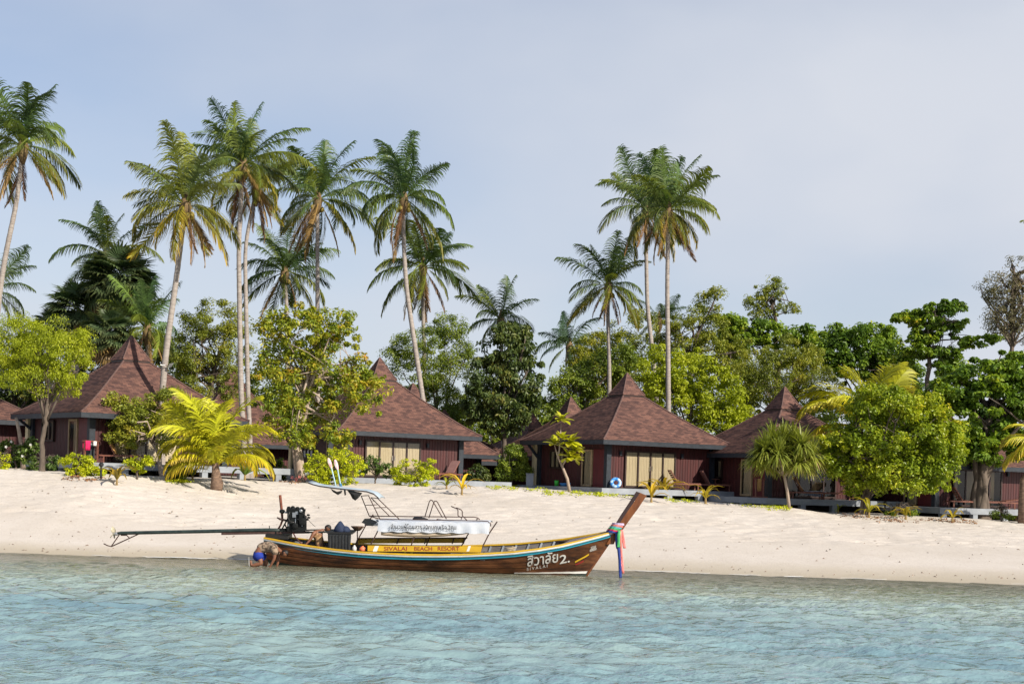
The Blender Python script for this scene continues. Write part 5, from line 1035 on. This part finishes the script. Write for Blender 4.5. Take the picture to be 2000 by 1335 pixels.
for nm, bx, mt in (('head_cover', ebox(559, 597, 993, 998, -.18, .2), ENG), ('alloy_cover', ebox(571, 578, 1000, 1010, -.25, -.2), SILV), ('alloy_elbow', ebox(577, 582, 998, 1004, -.24, -.2), SILV), ('injector_row', ebox(566, 590, 990.5, 993.2, -.06, .06), SILV), ('fuel_pump', ebox(584, 592, 1000, 1012, -.3, -.2), ENG), ('sump', ebox(570, 593, 1024, 1038, -.25, .25), ENG), ('radiator', ebox(593, 599, 1006, 1036, -.24, .24), ENG), ('starter', ebox(562, 574, 1014, 1022, -.31, -.2), ENG)): obj(nm, bx, mt, bl)
for i in range(7): obj('cooling_fin', ebox(563 + i * 4.4, 564.6 + i * 4.4, 1012 + (i % 3) * 1.5, 1027 - (i % 2) * 3, -.27, -.2), ENG if i % 3 else SILV, bl)
for x, y, l_ in ((564, 989, .16), (572, 988, .1), (581, 989.5, .14), (590, 990, .1)): obj('filter_pot', MB().lathe([(.05, -.1), (.065, -.04), (.065, .03), (.03, .06)], BP(x, y + 3, l_ - .2), 10), ENG, bl)
for x, y, r_ in ((592, 1018, .12), (588, 997, .05), (577, 1026, .09)): obj('pulley', MB().lathe([(r_ * .4, 0), (r_, .01), (r_, .05), (r_ * .5, .06)], BP(x, y, -.26), 14, ax=(0, -1, 0)), SILV if r_ < .06 else ENG, bl)
for x, y in ((561, 1000), (600, 1005), (601, 1010), (598, 1014), (566, 996)): obj('fitting', MB().lathe([(.03, 0), (.035, .04), (.018, .09)], BP(x, y, -.12), 8, ax=(1 if x > 580 else -1, -.3, 0)), SILV if x < 580 else ENG, bl)
for ln in ([(585, 1000), (595, 1003), (597, 1013), (590, 1020)], [(566, 999), (562, 1008), (566, 1018), (575, 1020)], [(578, 1012), (586, 1015), (590, 1024)]): obj('hose', MB().tube([BP(x, y, -.3) for x, y in ln], .018, 6), BLACK, bl, smooth=True)
mo('exhaust_pipe', MB().tube([BP(547, 966, 0), BP(549, 985, 0), BP(551, 1005, 0), BP(551.5, 1016, 0), BP(548, 1025, 0), BP(543, 1033, 0)], [.045, .045, .04, .035, .03, .03], 9), M('rusted_pipe', (.20, .06, .03), (.09, .03, .02), 8, .8, .3), True)
mo('exhaust_collar', MB().lathe([(.05, 0), (.09, .03), (.09, .10), (.05, .13)], BP(551, 1002, 0), 10), ENG); mo('side_lever', MB().tube([BP(541, 1010, -.1), BP(547, 1013, -.1), BP(560, 1016, -.1), BP(573, 1018, -.1)], [.02, .035, .035, .03], 7), IRON, True)
for a_, b_ in (((562, 1012), (550, 1034)), ((566, 1020), (558, 1036)), ((575, 1030), (572, 1038)), ((556, 1022), (562, 1036))): mo('mount_strut', MB().bar(BP(*a_, -.12), BP(*b_, -.12), .04), ENG)
mo('shaft_tube', MB().tube([BP(229, 1040.5, 0), BP(236, 1040.4, 0), BP(400, 1037, 0), BP(520, 1034.5, 0), BP(566, 1035, 0)], [.035, .058, .06, .062, .065], 9), GREENM, True)
mo('frame_beam', MB().bar(BP(433, 1041.6, .0), BP(604, 1038.6, 0), .10, .075), IRON); mo('tiller_bar', MB().tube([BP(597, 1039, -.06), BP(640, 1038, -.06), BP(660, 1037, -.06)], .028, 7), GREENM, True); mo('tiller_bar', MB().tube([BP(597, 1034.5, .1), BP(638, 1033.5, .1)], .022, 7), GREENM, True)
mo('pivot', MB().lathe([(.11, -.16), (.11, -.03), (.06, 0), (.06, .16)], BP(539, 1046, 0), 10), ENG); mo('stern_mount', MB().slab([[BP(518, 1049, -.3), BP(562, 1053, -.3)], [BP(518, 1049, -.3) + LAT * .6, BP(562, 1053, -.3) + LAT * .6]], (0, 0, .1)), BLACK); mo('grease_pin', MB().tube([BP(526, 1026, 0), BP(526, 1035, 0)], .015, 5), ENG)
mo('fuel_hose', MB().tube([BP(572, 1039, -.2), BP(578, 1050, -.25), BP(586, 1058, -.3), BP(593, 1064, -.3)], .022, 6), M('red_brown_hose', (.10, .03, .025), (.06, .02, .018), 6, .5, 0), True)
mo('throttle_cable', MB().tube([BP(598, 1008, -.15), BP(606, 1019, -.15), BP(616, 1028, -.15)], .008, 4), BLACK)
for ln in ([(233, 1043.5), (217.5, 1066)], [(272, 1041.5), (217.5, 1066.5), (210, 1064.5), (202.5, 1061)], [(236, 1044.5), (247.5, 1044.5), (253, 1050.2)]): mo('skeg_bar', MB().tube([BP(x, y, 0) for x, y in ln], .02, 6), IRON)
pp = mo('propeller', MB().lathe([(.02, -.06), (.05, -.03), (.055, .05), (.04, .12)], BP(224, 1041.8, 0), 10, ax=(1, 0, 0)), SILV); c_ = BP(222, 1041.5, 0)
for i, a in enumerate((.08, 2.2, 4.25)):
    d = Vector((0, math.sin(a), math.cos(a))); s = Vector((.35, math.cos(a), -math.sin(a))).normalized(); rows = []
    for k in range(6):
        t = k / 5; w = .012 + .085 * math.sin(math.pi * min(1, .1 + t * .9)) ** .8; p = c_ + d * (.22 * t + .02) - Vector((.05 * t, 0, 0)); s2 = Vector((.35 + .5 * (1 - t), s.y, s.z)).normalized(); rows.append([p - s2 * w, p, p + s2 * w])
    obj('propeller_blade', MB().slab(rows, (.008, 0, 0)), M('pale_bronze_blade', (.52, .47, .34), (.30, .28, .20), 6, .4, .1), pp, smooth=True)
# ------------------------------------------------------------------ people
SKIN = M('tanned_skin', (.20, .090, .050), (.15, .065, .038), 7, .5, .1); HAIRM = M('black_hair', (.012, .010, .010), (.007, .006, .006), 20, .5, .4)
def camo(nm, cs, scale=7):
    m, nt = newmat(nm); b = nt.nodes.new('ShaderNodeBsdfPrincipled'); o = nt.nodes.new('ShaderNodeOutputMaterial'); r_ = ramp(nt, noise(nt, scale, 3, .5), [(.36, cs[0]), (.46, cs[1]), (.56, cs[2])]); nt.links.new(r_, b.inputs['Base Color']); b.inputs['Roughness'].default_value = .9; nt.links.new(bumpn(nt, noise(nt, 5, 3), .5, .03), b.inputs['Normal']); nt.links.new(b.outputs[0], o.inputs[0]); return m
def skin_body(nm, J, E_, parent, mat, root_j):
    names = list(J); me = bpy.data.meshes.new(nm); me.from_pydata([tuple(J[n][0]) for n in names], [(names.index(a), names.index(b)) for a, b in E_], [])
    o = obj(nm, me, mat, parent); md = o.modifiers.new('skin', 'SKIN'); sv = me.skin_vertices[0].data if me.skin_vertices else None
    if sv is None:
        import bmesh; bm = bmesh.new(); bm.from_mesh(me); bm.verts.layers.skin.verify(); bm.to_mesh(me); bm.free(); sv = me.skin_vertices[0].data
    for i, n in enumerate(names):
        r_ = J[n][1]; sv[i].radius = (r_, r_) if isinstance(r_, (int, float)) else r_; sv[i].use_root = (n == root_j)
    md.use_smooth_shade = True; ss = o.modifiers.new('smooth', 'SUBSURF'); ss.levels = 2; ss.render_levels = 2; return o
def head(parent, c, fwd, up, r_=.105):
    """Skull with brow, nose, chin, ears and cropped hair, facing fwd."""
    fwd, up = Vector(fwd).normalized(), Vector(up).normalized(); sd = fwd.cross(up).normalized(); up = sd.cross(fwd)
    V = []; nu, nv = 18, 12
    for i in range(nv + 1):
        th = math.pi * i / nv
        for j in range(nu):
            ph = 2 * math.pi * j / nu; x, y, z = math.sin(th) * math.cos(ph), math.sin(th) * math.sin(ph), math.cos(th)
            f = x * (1.0 if x < 0 else .92); k = 1 - .22 * max(0, -z) ; q = Vector((f * k * .98, y * .80 * k, z * 1.12))
            if x > .8 and -.25 < z < .1 and abs(y) < .25: q.x += .16
            if x > .6 and -.95 < z < -.6: q.x += .06
            if x > .7 and .1 < z < .25 and .15 < abs(y) < .5: q.x -= .05
            if x > .75 and -.52 < z < -.4: q.x += .05
            if abs(y) > .85 and abs(z) < .3 and abs(x) < .3: q.y *= 1.14
            V.append(c + (fwd * q.x + sd * q.y + up * q.z) * r_)
    Fs = [(i*nu+j, i*nu+(j+1) % nu, (i+1)*nu+(j+1) % nu, (i+1)*nu+j) for i in range(nv) for j in range(nu)]
    b = MB(); b.add(V, Fs); h = obj('head', b, SKIN, parent, smooth=True)
    hv = MB(); VV = []
    for i in range(8):
        th = math.pi * .58 * i / 7
        for j in range(nu):
            ph = 2 * math.pi * j / nu; lim = .62 if math.cos(ph) > .35 else 1.0; t_ = th * lim; x, y, z = math.sin(t_) * math.cos(ph), math.sin(t_) * math.sin(ph), math.cos(t_)
            VV.append(c + (fwd * x * 1.02 + sd * y * .86 + up * z * 1.17) * r_ * 1.045)
    hv.add(VV, [(i*nu+j, i*nu+(j+1) % nu, (i+1)*nu+(j+1) % nu, (i+1)*nu+j) for i in range(7) for j in range(nu)]); obj('hair', hv, HAIRM, h, smooth=True); return h
def add_hand(J, E_, w, d, side, tag_, curl=Vector((0, 0, -1))):
    d = d.normalized(); s = d.cross(Vector((0, 1, .1))).normalized() * side; J[tag_ + 'palm'] = (w + d * .07, (.034, .018)); E_.append((tag_, tag_ + 'palm'))
    for i, (o, l) in enumerate(((-.03, .07), (-.01, .08), (.01, .075), (.03, .06))):
        a = w + d * .10 + s * o; J[tag_ + 'f%da' % i] = (a, .010); J[tag_ + 'f%db' % i] = (a + (d + curl * .4).normalized() * l * .55, .009); J[tag_ + 'f%dc' % i] = (a + (d + curl * .4).normalized() * l * .55 + (d + curl).normalized() * l * .45, .007); E_ += [(tag_ + 'palm', tag_ + 'f%da' % i), (tag_ + 'f%da' % i, tag_ + 'f%db' % i), (tag_ + 'f%db' % i, tag_ + 'f%dc' % i)]
    J[tag_ + 't1'] = (w + d * .05 - s * .045, .011); J[tag_ + 't2'] = (w + d * .085 - s * .06, .009); E_ += [(tag_ + 'palm', tag_ + 't1'), (tag_ + 't1', tag_ + 't2')]
# boatman leaning over inside the stern
Ym = Yc(620) + .05
p2 = thing('person', 'boatman in a tan patterned vest bending forward inside the stern', 'person', P(630, 1080, Ym)); Q = lambda x, y, d=0.0: P(x, y, Ym + d)
J = {'pelvis': (Q(626, 1073), .15), 'waist': (Q(625, 1060), .135), 'chest': (Q(622, 1047), .15), 'up': (Q(620, 1040), .125), 'neck': (Q(629, 1035.5), .06), 'head0': (Q(634, 1033.5), .055),
     'shn': (Q(613, 1040, -.19), .068), 'eln': (Q(606, 1053, -.25), .047), 'l': (Q(599, 1061, -.3), .030), 'shf': (Q(618, 1039, .18), .068), 'elf': (Q(626, 1055, .26), .046), 'r': (Q(634, 1066, .2), .030),
     'hn': (Q(626, 1076, -.09), .11), 'kn': (Q(642, 1079, -.12), .075), 'an': (Q(638, 1092, -.12), .045), 'hf': (Q(626, 1076, .09), .11), 'kf': (Q(642, 1079, .12), .075), 'af': (Q(638, 1092, .12), .045), 'tn': (Q(647, 1094, -.12), .04), 'tf': (Q(647, 1094, .12), .04)}
E_ = [('pelvis', 'waist'), ('waist', 'chest'), ('chest', 'up'), ('up', 'neck'), ('neck', 'head0'), ('up', 'shn'), ('shn', 'eln'), ('eln', 'l'), ('up', 'shf'), ('shf', 'elf'), ('elf', 'r'), ('pelvis', 'hn'), ('hn', 'kn'), ('kn', 'an'), ('an', 'tn'), ('pelvis', 'hf'), ('hf', 'kf'), ('kf', 'af'), ('af', 'tf')]
add_hand(J, E_, J['l'][0], J['l'][0] - J['eln'][0], 1, 'l'); add_hand(J, E_, J['r'][0], J['r'][0] - J['elf'][0], -1, 'r')
skin_body('body', J, E_, p2, SKIN, 'pelvis'); head(p2, Q(640, 1031), (.75, -.25, -.62), (.62, 0, .75))
V_ = {'a': (Q(626, 1074), .17), 'b': (Q(625, 1061), .155), 'c': (Q(622, 1048), .168), 'd': (Q(621, 1041.5), .14), 's1': (Q(615, 1041.5, -.15), .08), 's2': (Q(618, 1040.5, .15), .08)}
skin_body('vest', V_, [('a', 'b'), ('b', 'c'), ('c', 'd'), ('d', 's1'), ('d', 's2')], p2, camo('tan_vest_print', [(.07, .035, .02), (.22, .12, .06), (.42, .26, .13)], 6), 'a')
# man wading, bent double at the stern
Ym = 44.75
p1 = thing('person', 'man in patterned shirt and blue shorts wading bent double at the boat stern', 'person', P(512, 1106, Ym)); Q = lambda x, y, d=0.0: P(x, y, Ym + d)
J = {'pelvis': (Q(503, 1077), 0.167), 'waist': (Q(512, 1069), 0.161), 'chest': (Q(528, 1066), 0.178), 'up': (Q(538, 1070), 0.138), 'neck': (Q(546, 1075), 0.069), 'head0': (Q(551, 1077), 0.063),
     'shn': (Q(537, 1074, -.19), 0.078), 'eln': (Q(536, 1090, -.22), 0.054), 'l': (Q(529, 1103, -.2), 0.036), 'shf': (Q(540, 1073, .17), 0.078), 'elf': (Q(545, 1090, .2), 0.054), 'r': (Q(541, 1104, .2), 0.036),
     'hn': (Q(502, 1079, -.1), 0.132), 'kn': (Q(511, 1100, -.16), 0.090), 'an': (Q(491, 1104, -.16), 0.055), 'tn': (Q(489, 1093, -.16), 0.046), 'hf': (Q(505, 1079, .1), 0.132), 'kf': (Q(521, 1098, .14), 0.090), 'af': (Q(509, 1112, .14), 0.057), 'tf': (Q(517, 1116, .14), 0.046)}
E_ = [('pelvis', 'waist'), ('waist', 'chest'), ('chest', 'up'), ('up', 'neck'), ('neck', 'head0'), ('up', 'shn'), ('shn', 'eln'), ('eln', 'l'), ('up', 'shf'), ('shf', 'elf'), ('elf', 'r'), ('pelvis', 'hn'), ('hn', 'kn'), ('kn', 'an'), ('an', 'tn'), ('pelvis', 'hf'), ('hf', 'kf'), ('kf', 'af'), ('af', 'tf')]
add_hand(J, E_, J['l'][0], J['l'][0] - J['eln'][0], 1, 'l'); add_hand(J, E_, J['r'][0], J['r'][0] - J['elf'][0], -1, 'r')
skin_body('body', J, E_, p1, SKIN, 'pelvis'); head(p1, Q(556, 1080), (.55, -.3, -.78), (.8, 0, .5))
V_ = {'a': (Q(503.5, 1074.5), 0.178), 'b': (Q(513, 1068.5), 0.190), 'c': (Q(528, 1066), 0.207), 'd': (Q(538, 1070.5), 0.167), 's1': (Q(537, 1074, -.2), 0.115), 'e1': (Q(537, 1085, -.22), 0.098), 's2': (Q(540, 1073, .18), 0.115), 'e2': (Q(543, 1084, .2), 0.098)}
skin_body('shirt', V_, [('a', 'b'), ('b', 'c'), ('c', 'd'), ('d', 's1'), ('s1', 'e1'), ('d', 's2'), ('s2', 'e2')], p1, camo('patterned_shirt', [(.045, .032, .024), (.14, .10, .07), (.28, .21, .15)], 11), 'a')
V_ = {'a': (Q(506, 1074), 0.218), 'b': (Q(503, 1080), 0.241), 'h1': (Q(504, 1084, -.13), 0.196), 'k1': (Q(509, 1094, -.16), 0.161), 'h2': (Q(509, 1084, .11), 0.196), 'k2': (Q(517, 1094, .13), 0.161)}
skin_body('shorts', V_, [('a', 'b'), ('b', 'h1'), ('h1', 'k1'), ('b', 'h2'), ('h2', 'k2')], p1, M('royal_blue_cloth', (.010, .035, .30), (.006, .02, .19), 7, .8, .4), 'a')
b = MB(); rows = [[Q(487 + dx, y, -.16 + dy) for dx, dy in ((-2.5, 0), (-1, -.05), (2.5, -.045), (3.5, 0), (2.5, .045), (-1, .05), (-2.5, 0))] for y in (1087, 1092, 1098, 1104)]; b.grid(rows); obj('sandal', MB().slab([[Q(485, 1087, -.21), Q(485, 1087, -.11)], [Q(486, 1106, -.21), Q(486, 1106, -.11)]], (.03, 0, .01)), M('grey_sole', (.35, .35, .34), (.22, .22, .22), 8, .7, .1), p1)

# ------------------------------------------------------------------ things on the decks
CAN = M('tan_towel', (.52, .30, .11), (.40, .22, .08), 5, .9, .4); WTOW = M('white_blue_towel', (.66, .72, .86), (.55, .62, .78), 5, .9, .4); PINK = M('pink_cloth', (.62, .015, .11), (.48, .01, .08), 7, .8, .3); CANVAS = M('mauve_sling', (.34, .19, .18), (.26, .14, .13), 4, .8, .2)
def deck_frame(B, x, y, rz):
    w = WM[B.name] @ Matrix.Translation((x, y, 0)) @ Matrix.Rotation(rz, 4, 'Z'); return w
def lounger(label, B, x, y, rz, back=55, cover=None, towel=None):
    """Slatted sun lounger: head end at local +x, standing on the deck of bungalow B."""
    o = bpy.data.objects.new('sun_lounger', None); o.matrix_basis = deck_frame(B, x, y, rz); link(o); tag(o, label, 'sun lounger', 'sun loungers on the decks')
    h = .33; fr = MB()
    for s in (-.3, .3): fr.bar((-1.0, s, h), (.95, s, h), .05, .07)
    for a in (-1.0, .95): fr.bar((a, -.275, h), (a, .275, h), .05, .06)
    obj('frame', fr, TEAK, o, False)
    for a in (-.85, .75):
        for s in (-.3, .3): obj('leg', MB().bar((a, s, 0), (a, s, h - .036), .06), TEAK, o, False)
    for i in range(9): obj('seat_slat', MB().bar((-.93 + i * .135, -.272, h + .052), (-.93 + i * .135, .272, h + .052), .1, .02), TEAK, o, False)
    a = math.radians(back); d = Vector((math.cos(a), 0, math.sin(a))); p0 = Vector((.28, 0, h + .06)); up = Vector((-math.sin(a), 0, math.cos(a)))
    bk = MB()
    for s in (-.27, .27): bk.bar(p0 + Vector((0, s, 0)), p0 + d * .78 + Vector((0, s, 0)), .045, .035)
    b_ = obj('backrest', bk, TEAK, o, False)
    if cover is None:
        for i in range(6): c = p0 + d * (.06 + i * .13) + up * .03; obj('back_slat', MB().bar(c - Vector((0, .3, 0)), c + Vector((0, .3, 0)), .095, .02, up=up), TEAK, b_, False)
    elif cover == 'sling': obj('sling', MB().slab([[p0 + d * t + up * .03 + Vector((0, s, 0)) for s in (-.3, .3)] for t in (0, .4, .8)], up * .012), CANVAS, b_, False)
    else:
        rows = [[p0 + d * t + up * (.05 + .015 * math.sin(t * 9 + s * 5)) + Vector((0, s, 0)) for s in np.linspace(-.33, .33, 7)] for t in np.linspace(-.02, .82, 8)]
        rows.append([p0 + d * .80 + up * (-.12) + Vector((0, s, .0)) for s in np.linspace(-.33, .33, 7)])
        t_ = obj('towel', MB().slab(rows, up * .015), cover, None, True, smooth=True); t_.matrix_basis = o.matrix_basis.copy(); WM[t_.name] = t_.matrix_basis.copy(); tag(t_, {'B1': 'orange-tan towel over the lounger back on the laundry porch', 'B4a': 'tan towel over the lounger back above the white-blue towel'}.get('B1' if 'porch' in label else 'B4a' if 'white-blue' in label else '', 'tan cover over the lounger back beneath the round-crowned tree'), 'towel')
    if towel is not None:
        rows = [[Vector((x_, s, h + .075 + .01 * math.sin(x_ * 8))) for x_ in np.linspace(-.95, .1, 9)] for s in np.linspace(.33, -.33, 6)] + [[Vector((x_, -.345, h + .06 - k)) for x_ in np.linspace(-.97, .1, 9) ] for k in (.1, .26 )]
        rows[-1] = [p + Vector((0, 0, .14 * (i / 8) ** 2)) for i, p in enumerate(rows[-1])]
        t_ = obj('bath_towel', MB().slab(rows, (0, 0, .012)), towel, None, True, smooth=True); t_.matrix_basis = o.matrix_basis.copy(); WM[t_.name] = t_.matrix_basis.copy(); tag(t_, 'white-blue bath towel draped over the foot of a lounger', 'towel')
    return o
def px_local(B, x, y_off):   # local x on the front deck strip (local y = y_off) that shows at photograph column x
    best, bx = 1e9, 0
    for u in np.linspace(-6, 6, 481):
        w = WM[B.name] @ Vector((u, y_off, .3)); dx = w.x / w.y * FPX; dz = (CAMH - w.z) / w.y * FPX; sx = 1000 + dx * CR - dz * SR
        if abs(sx - x) < best: best, bx = abs(sx - x), u
    return bx
Y0 = -3.4 - .85
lounger('wooden sun lounger with slatted back beside the curtained panes of the full bungalow', B3, px_local(B3, 1330, Y0), Y0, PI - .35, 58)
lounger('sun lounger with mauve sling back next to the small round table', B3, px_local(B3, 1392, Y0 + .3), Y0 + .3, PI - .35, 58, 'sling')
lounger('brown sling sun lounger on the deck above the upright yellow seedling', B2, px_local(B2, 872, Y0), Y0, PI * .1, 55, 'sling')
lounger('sun lounger with tan towelled back and white-blue towel over its foot', B4, px_local(B4, 1575, Y0 - .3), Y0 - .3, PI - .45, 60, CAN, WTOW)
lounger('sun lounger with tan cover facing the other way beneath the round-crowned tree', B4, px_local(B4, 1635, Y0 - .3), Y0 - .3, -.4, 32, CAN)
lounger('sun lounger with orange towel on the laundry porch', B1, px_local(B1, 238, Y0 + .2), Y0 + .2, PI - .6, 62, CAN)
lounger('red-brown sun lounger before the tall panes next to the almond trunk', B5, px_local(B5, 1885, Y0), Y0, PI - .3, 56)
lounger('low sun lounger half hidden behind the almond trunk', B5, px_local(B5, 1950, Y0), Y0, -.3, 8)
def side_table(label, B, x, y):
    o = bpy.data.objects.new('side_table', None); o.matrix_basis = deck_frame(B, x, y, 0); link(o); tag(o, label, 'table', 'round deck tables')
    obj('table_top', MB().lathe([(.24, .62), (.27, .63), (.27, .655), (.24, .66)], n=18), TEAK, o, False); obj('pedestal', MB().lathe([(.16, 0), (.16, .03), (.04, .06), (.035, .60), (.1, .62)], n=12), TEAK, o, False)
side_table('small round wooden table beyond the mauve lounger', B3, px_local(B3, 1397, Y0 + .7), Y0 + .7)
def rack(label, B, Fx, cloths, h=.95, k=3):
    x, y = Fx; o = bpy.data.objects.new('drying_rack', None); o.matrix_basis = deck_frame(B, x, y, .5); link(o); tag(o, label, 'drying rack', 'wooden drying racks')
    for s in (-.45, .45): obj('post', MB().bar((s, 0, 0), (s, 0, h - .031), .07), TEAK, o, False)
    obj('top_bar', MB().bar((-.55, 0, h), (.55, 0, h), .12, .06), TEAK, o, False)
    for s in (-.45, .45): obj('foot_bar', MB().bar((s, -.24, .03), (s, .24, .03), .06), TEAK, o, False)
    for i, (lab, cat, mt, a0, a1, dr) in enumerate(cloths):
        rows = [[Vector((a0 + (a1 - a0) * j / 6, -.075 - .012 * math.sin(j * 1.9), h - dr * t)) for j in range(7)] for t in (1, .66, .33, -.035)] + [[Vector((a0 + (a1 - a0) * j / 6, .075, h - dr * .8 * t)) for j in range(7)] for t in (-.035, .5, 1)]
        c = obj('hanging_cloth', MB().slab(rows, (0, -.008, 0)), mt, None, True, smooth=True); c.matrix_basis = o.matrix_basis.copy(); tag(c, lab, cat)
rack('wooden drying rack on the laundry porch', B1, (px_local(B1, 178, Y0 + .1), Y0 + .1), [('magenta cloth hung over the porch drying rack', 'cloth', PINK, -.5, -.14, .42), ('white cloth hung beside the magenta one', 'cloth', WHT, .06, .3, .2)])
rack('wooden drying rack behind the screw pine', B4, (-3.4 - .75, -3.4 - .3), [('tan towel hung on the rack behind the screw pine', 'towel', CAN, -.45, .05, .62)])
# swim ring, buckets
def onto(B, x, y, z=0): return WM[B.name] @ Vector((x, y, z))
c = onto(B3, -3.4 + .25, -3.4 - .45, .28); rg = MB(); R_, r_ = .21, .095; ax = Matrix.Rotation(math.radians(68), 3, 'X')
rg.add([c + ax @ Vector(((R_ + r_ * math.cos(b)) * math.cos(a), (R_ + r_ * math.cos(b)) * math.sin(a), r_ * math.sin(b))) for a in np.linspace(0, 2 * PI, 24, endpoint=False) for b in np.linspace(0, 2 * PI, 10, endpoint=False)], [(i*10+j, i*10+(j+1) % 10, ((i+1) % 24)*10+(j+1) % 10, ((i+1) % 24)*10+j) for i in range(24) for j in range(10)])
tag(obj('swim_ring', rg, M('blue_ring_print', (.03, .22, .62), (.50, .66, .80), 5, .3, 0, lo=.42, hi=.55), None, smooth=True), 'blue and white inflatable swim ring against the bungalow corner post', 'swim ring')
for lab, x, y, w, h, mt in (('bright green toy bucket on the deck edge', -4.1, .45, .13, .3, M('green_plastic', (.06, .55, .05), (.05, .42, .04), 6, .35, 0)), ('blue plastic basin on the deck, next to the green bucket', -4.1, -.35, .26, .18, M('blue_plastic', (.03, .20, .50), (.02, .14, .36), 6, .35, 0)), ('small blue pail on the deck between basin and glass door', -4.15, -.85, .13, .2, M('blue_plastic', (0, 0, 0)))):
    o = obj('bucket', MB().lathe([(w * .75, 0), (w, h), (w * .92, h), (w * .7, .03), (.01, .03)], onto(B3, x, y, 0), 14), mt, None, smooth=True); tag(o, lab, 'bucket', 'plastic buckets')
wb = MB(); p = foot(1035, 945, 79); wb.box((p.x - .22, 78.4, p.z - .1), (p.x + .18, 78.8, p.z + .75)); wb.box((p.x - .25, 78.37, p.z + .753), (p.x + .21, 78.83, p.z + .80)); tag(obj('utility_box', wb, CONCRETE, None), 'grey utility box beside the cream end wall', 'box')
# floodlight strapped to the leaning palm
c = P(322, 712, 67.3); fl = thing('floodlight', 'small square floodlight strapped to the leaning palm trunk', 'floodlight', c); obj('strap', MB().tube([P(313, 712, 67.2) , P(317, 713, 67.22), P(323, 713, 67.2)], .03, 6), WHT, fl)
obj('lamp_head', MB().hexa([P(327, 718, 67.2), P(335, 716, 67.2), P(335, 716, 67.4), P(327, 718, 67.4), P(331, 710, 67.15), P(340, 708, 67.15), P(340, 708, 67.42), P(331, 710, 67.42)]), SILV, fl); obj('arm', MB().tube([P(322, 713, 67.2), P(329, 714, 67.3)], .02, 6), IRON, fl)
for lab, x, y in (('short black garden lamp between bright shrub and deck', 197, 934), ('short black garden lamp by the end of the grey deck', 1728, 1006), ('short grey garden lamp on the deck corner below the swim ring', 1191, 964)):
    p = onground(x, y); o = thing('garden_lamp', lab, 'garden lamp', p, 0, 'garden lamps'); obj('post', MB().tube([p - Vector((0, 0, .1)), p + Vector((0, 0, .5))], .045, 8), BLACK if 'black' in lab else CONCRETE, o); obj('lamp_head', MB().lathe([(.05, 0), (.1, .03), (.1, .13), (.03, .2)], p + Vector((0, 0, .5)), 10), BLACK if 'black' in lab else CONCRETE, o)
# flowers: pale plumeria and pink blossoms in the bed below the bent tree
def blossoms(name, label, pts, Y, mat, s=.07):
    r = random.Random(3); b = MB()
    for x, y in pts:
        c = P(x, y, Y)
        for i in range(5):
            a = i * 1.257; d = Vector((math.cos(a), -.35, math.sin(a))); q = Vector((-math.sin(a), 0, math.cos(a))); b.add([c, c + d * s + q * s * .4, c + d * s * 1.3, c + d * s - q * s * .4], [(0, 1, 2, 3)])
    tag(obj(name, b, mat, None), label, 'flowers', kind='stuff')
blossoms('pink_blossoms', 'pink blossoms in the flower bed under the bent tree', [(random.Random(i).uniform(560, 640), random.Random(i + 50).uniform(930, 938)) for i in range(12)], 69.3, M('pink_petals', (.70, .25, .22), (.6, .15, .15), 6, .7, 0))
blossoms('white_blossoms', 'white plumeria blossoms on the plants by the picture edge', [(22, 862), (44, 890), (12, 872), (60, 868)], 65.2, WHT, .05)
lt = thing('leaning_post', 'pale leaning tree stem between the low bungalows at the picture edge', 'tree stem', foot(45, 905, 66)); obj('stem', MB().tube([foot(46, 905, 66), P(42, 870, 66), P(36, 835, 66), P(31, 815, 66)], [.12, .1, .085, .07], 8), PALEWOOD, lt, smooth=True)
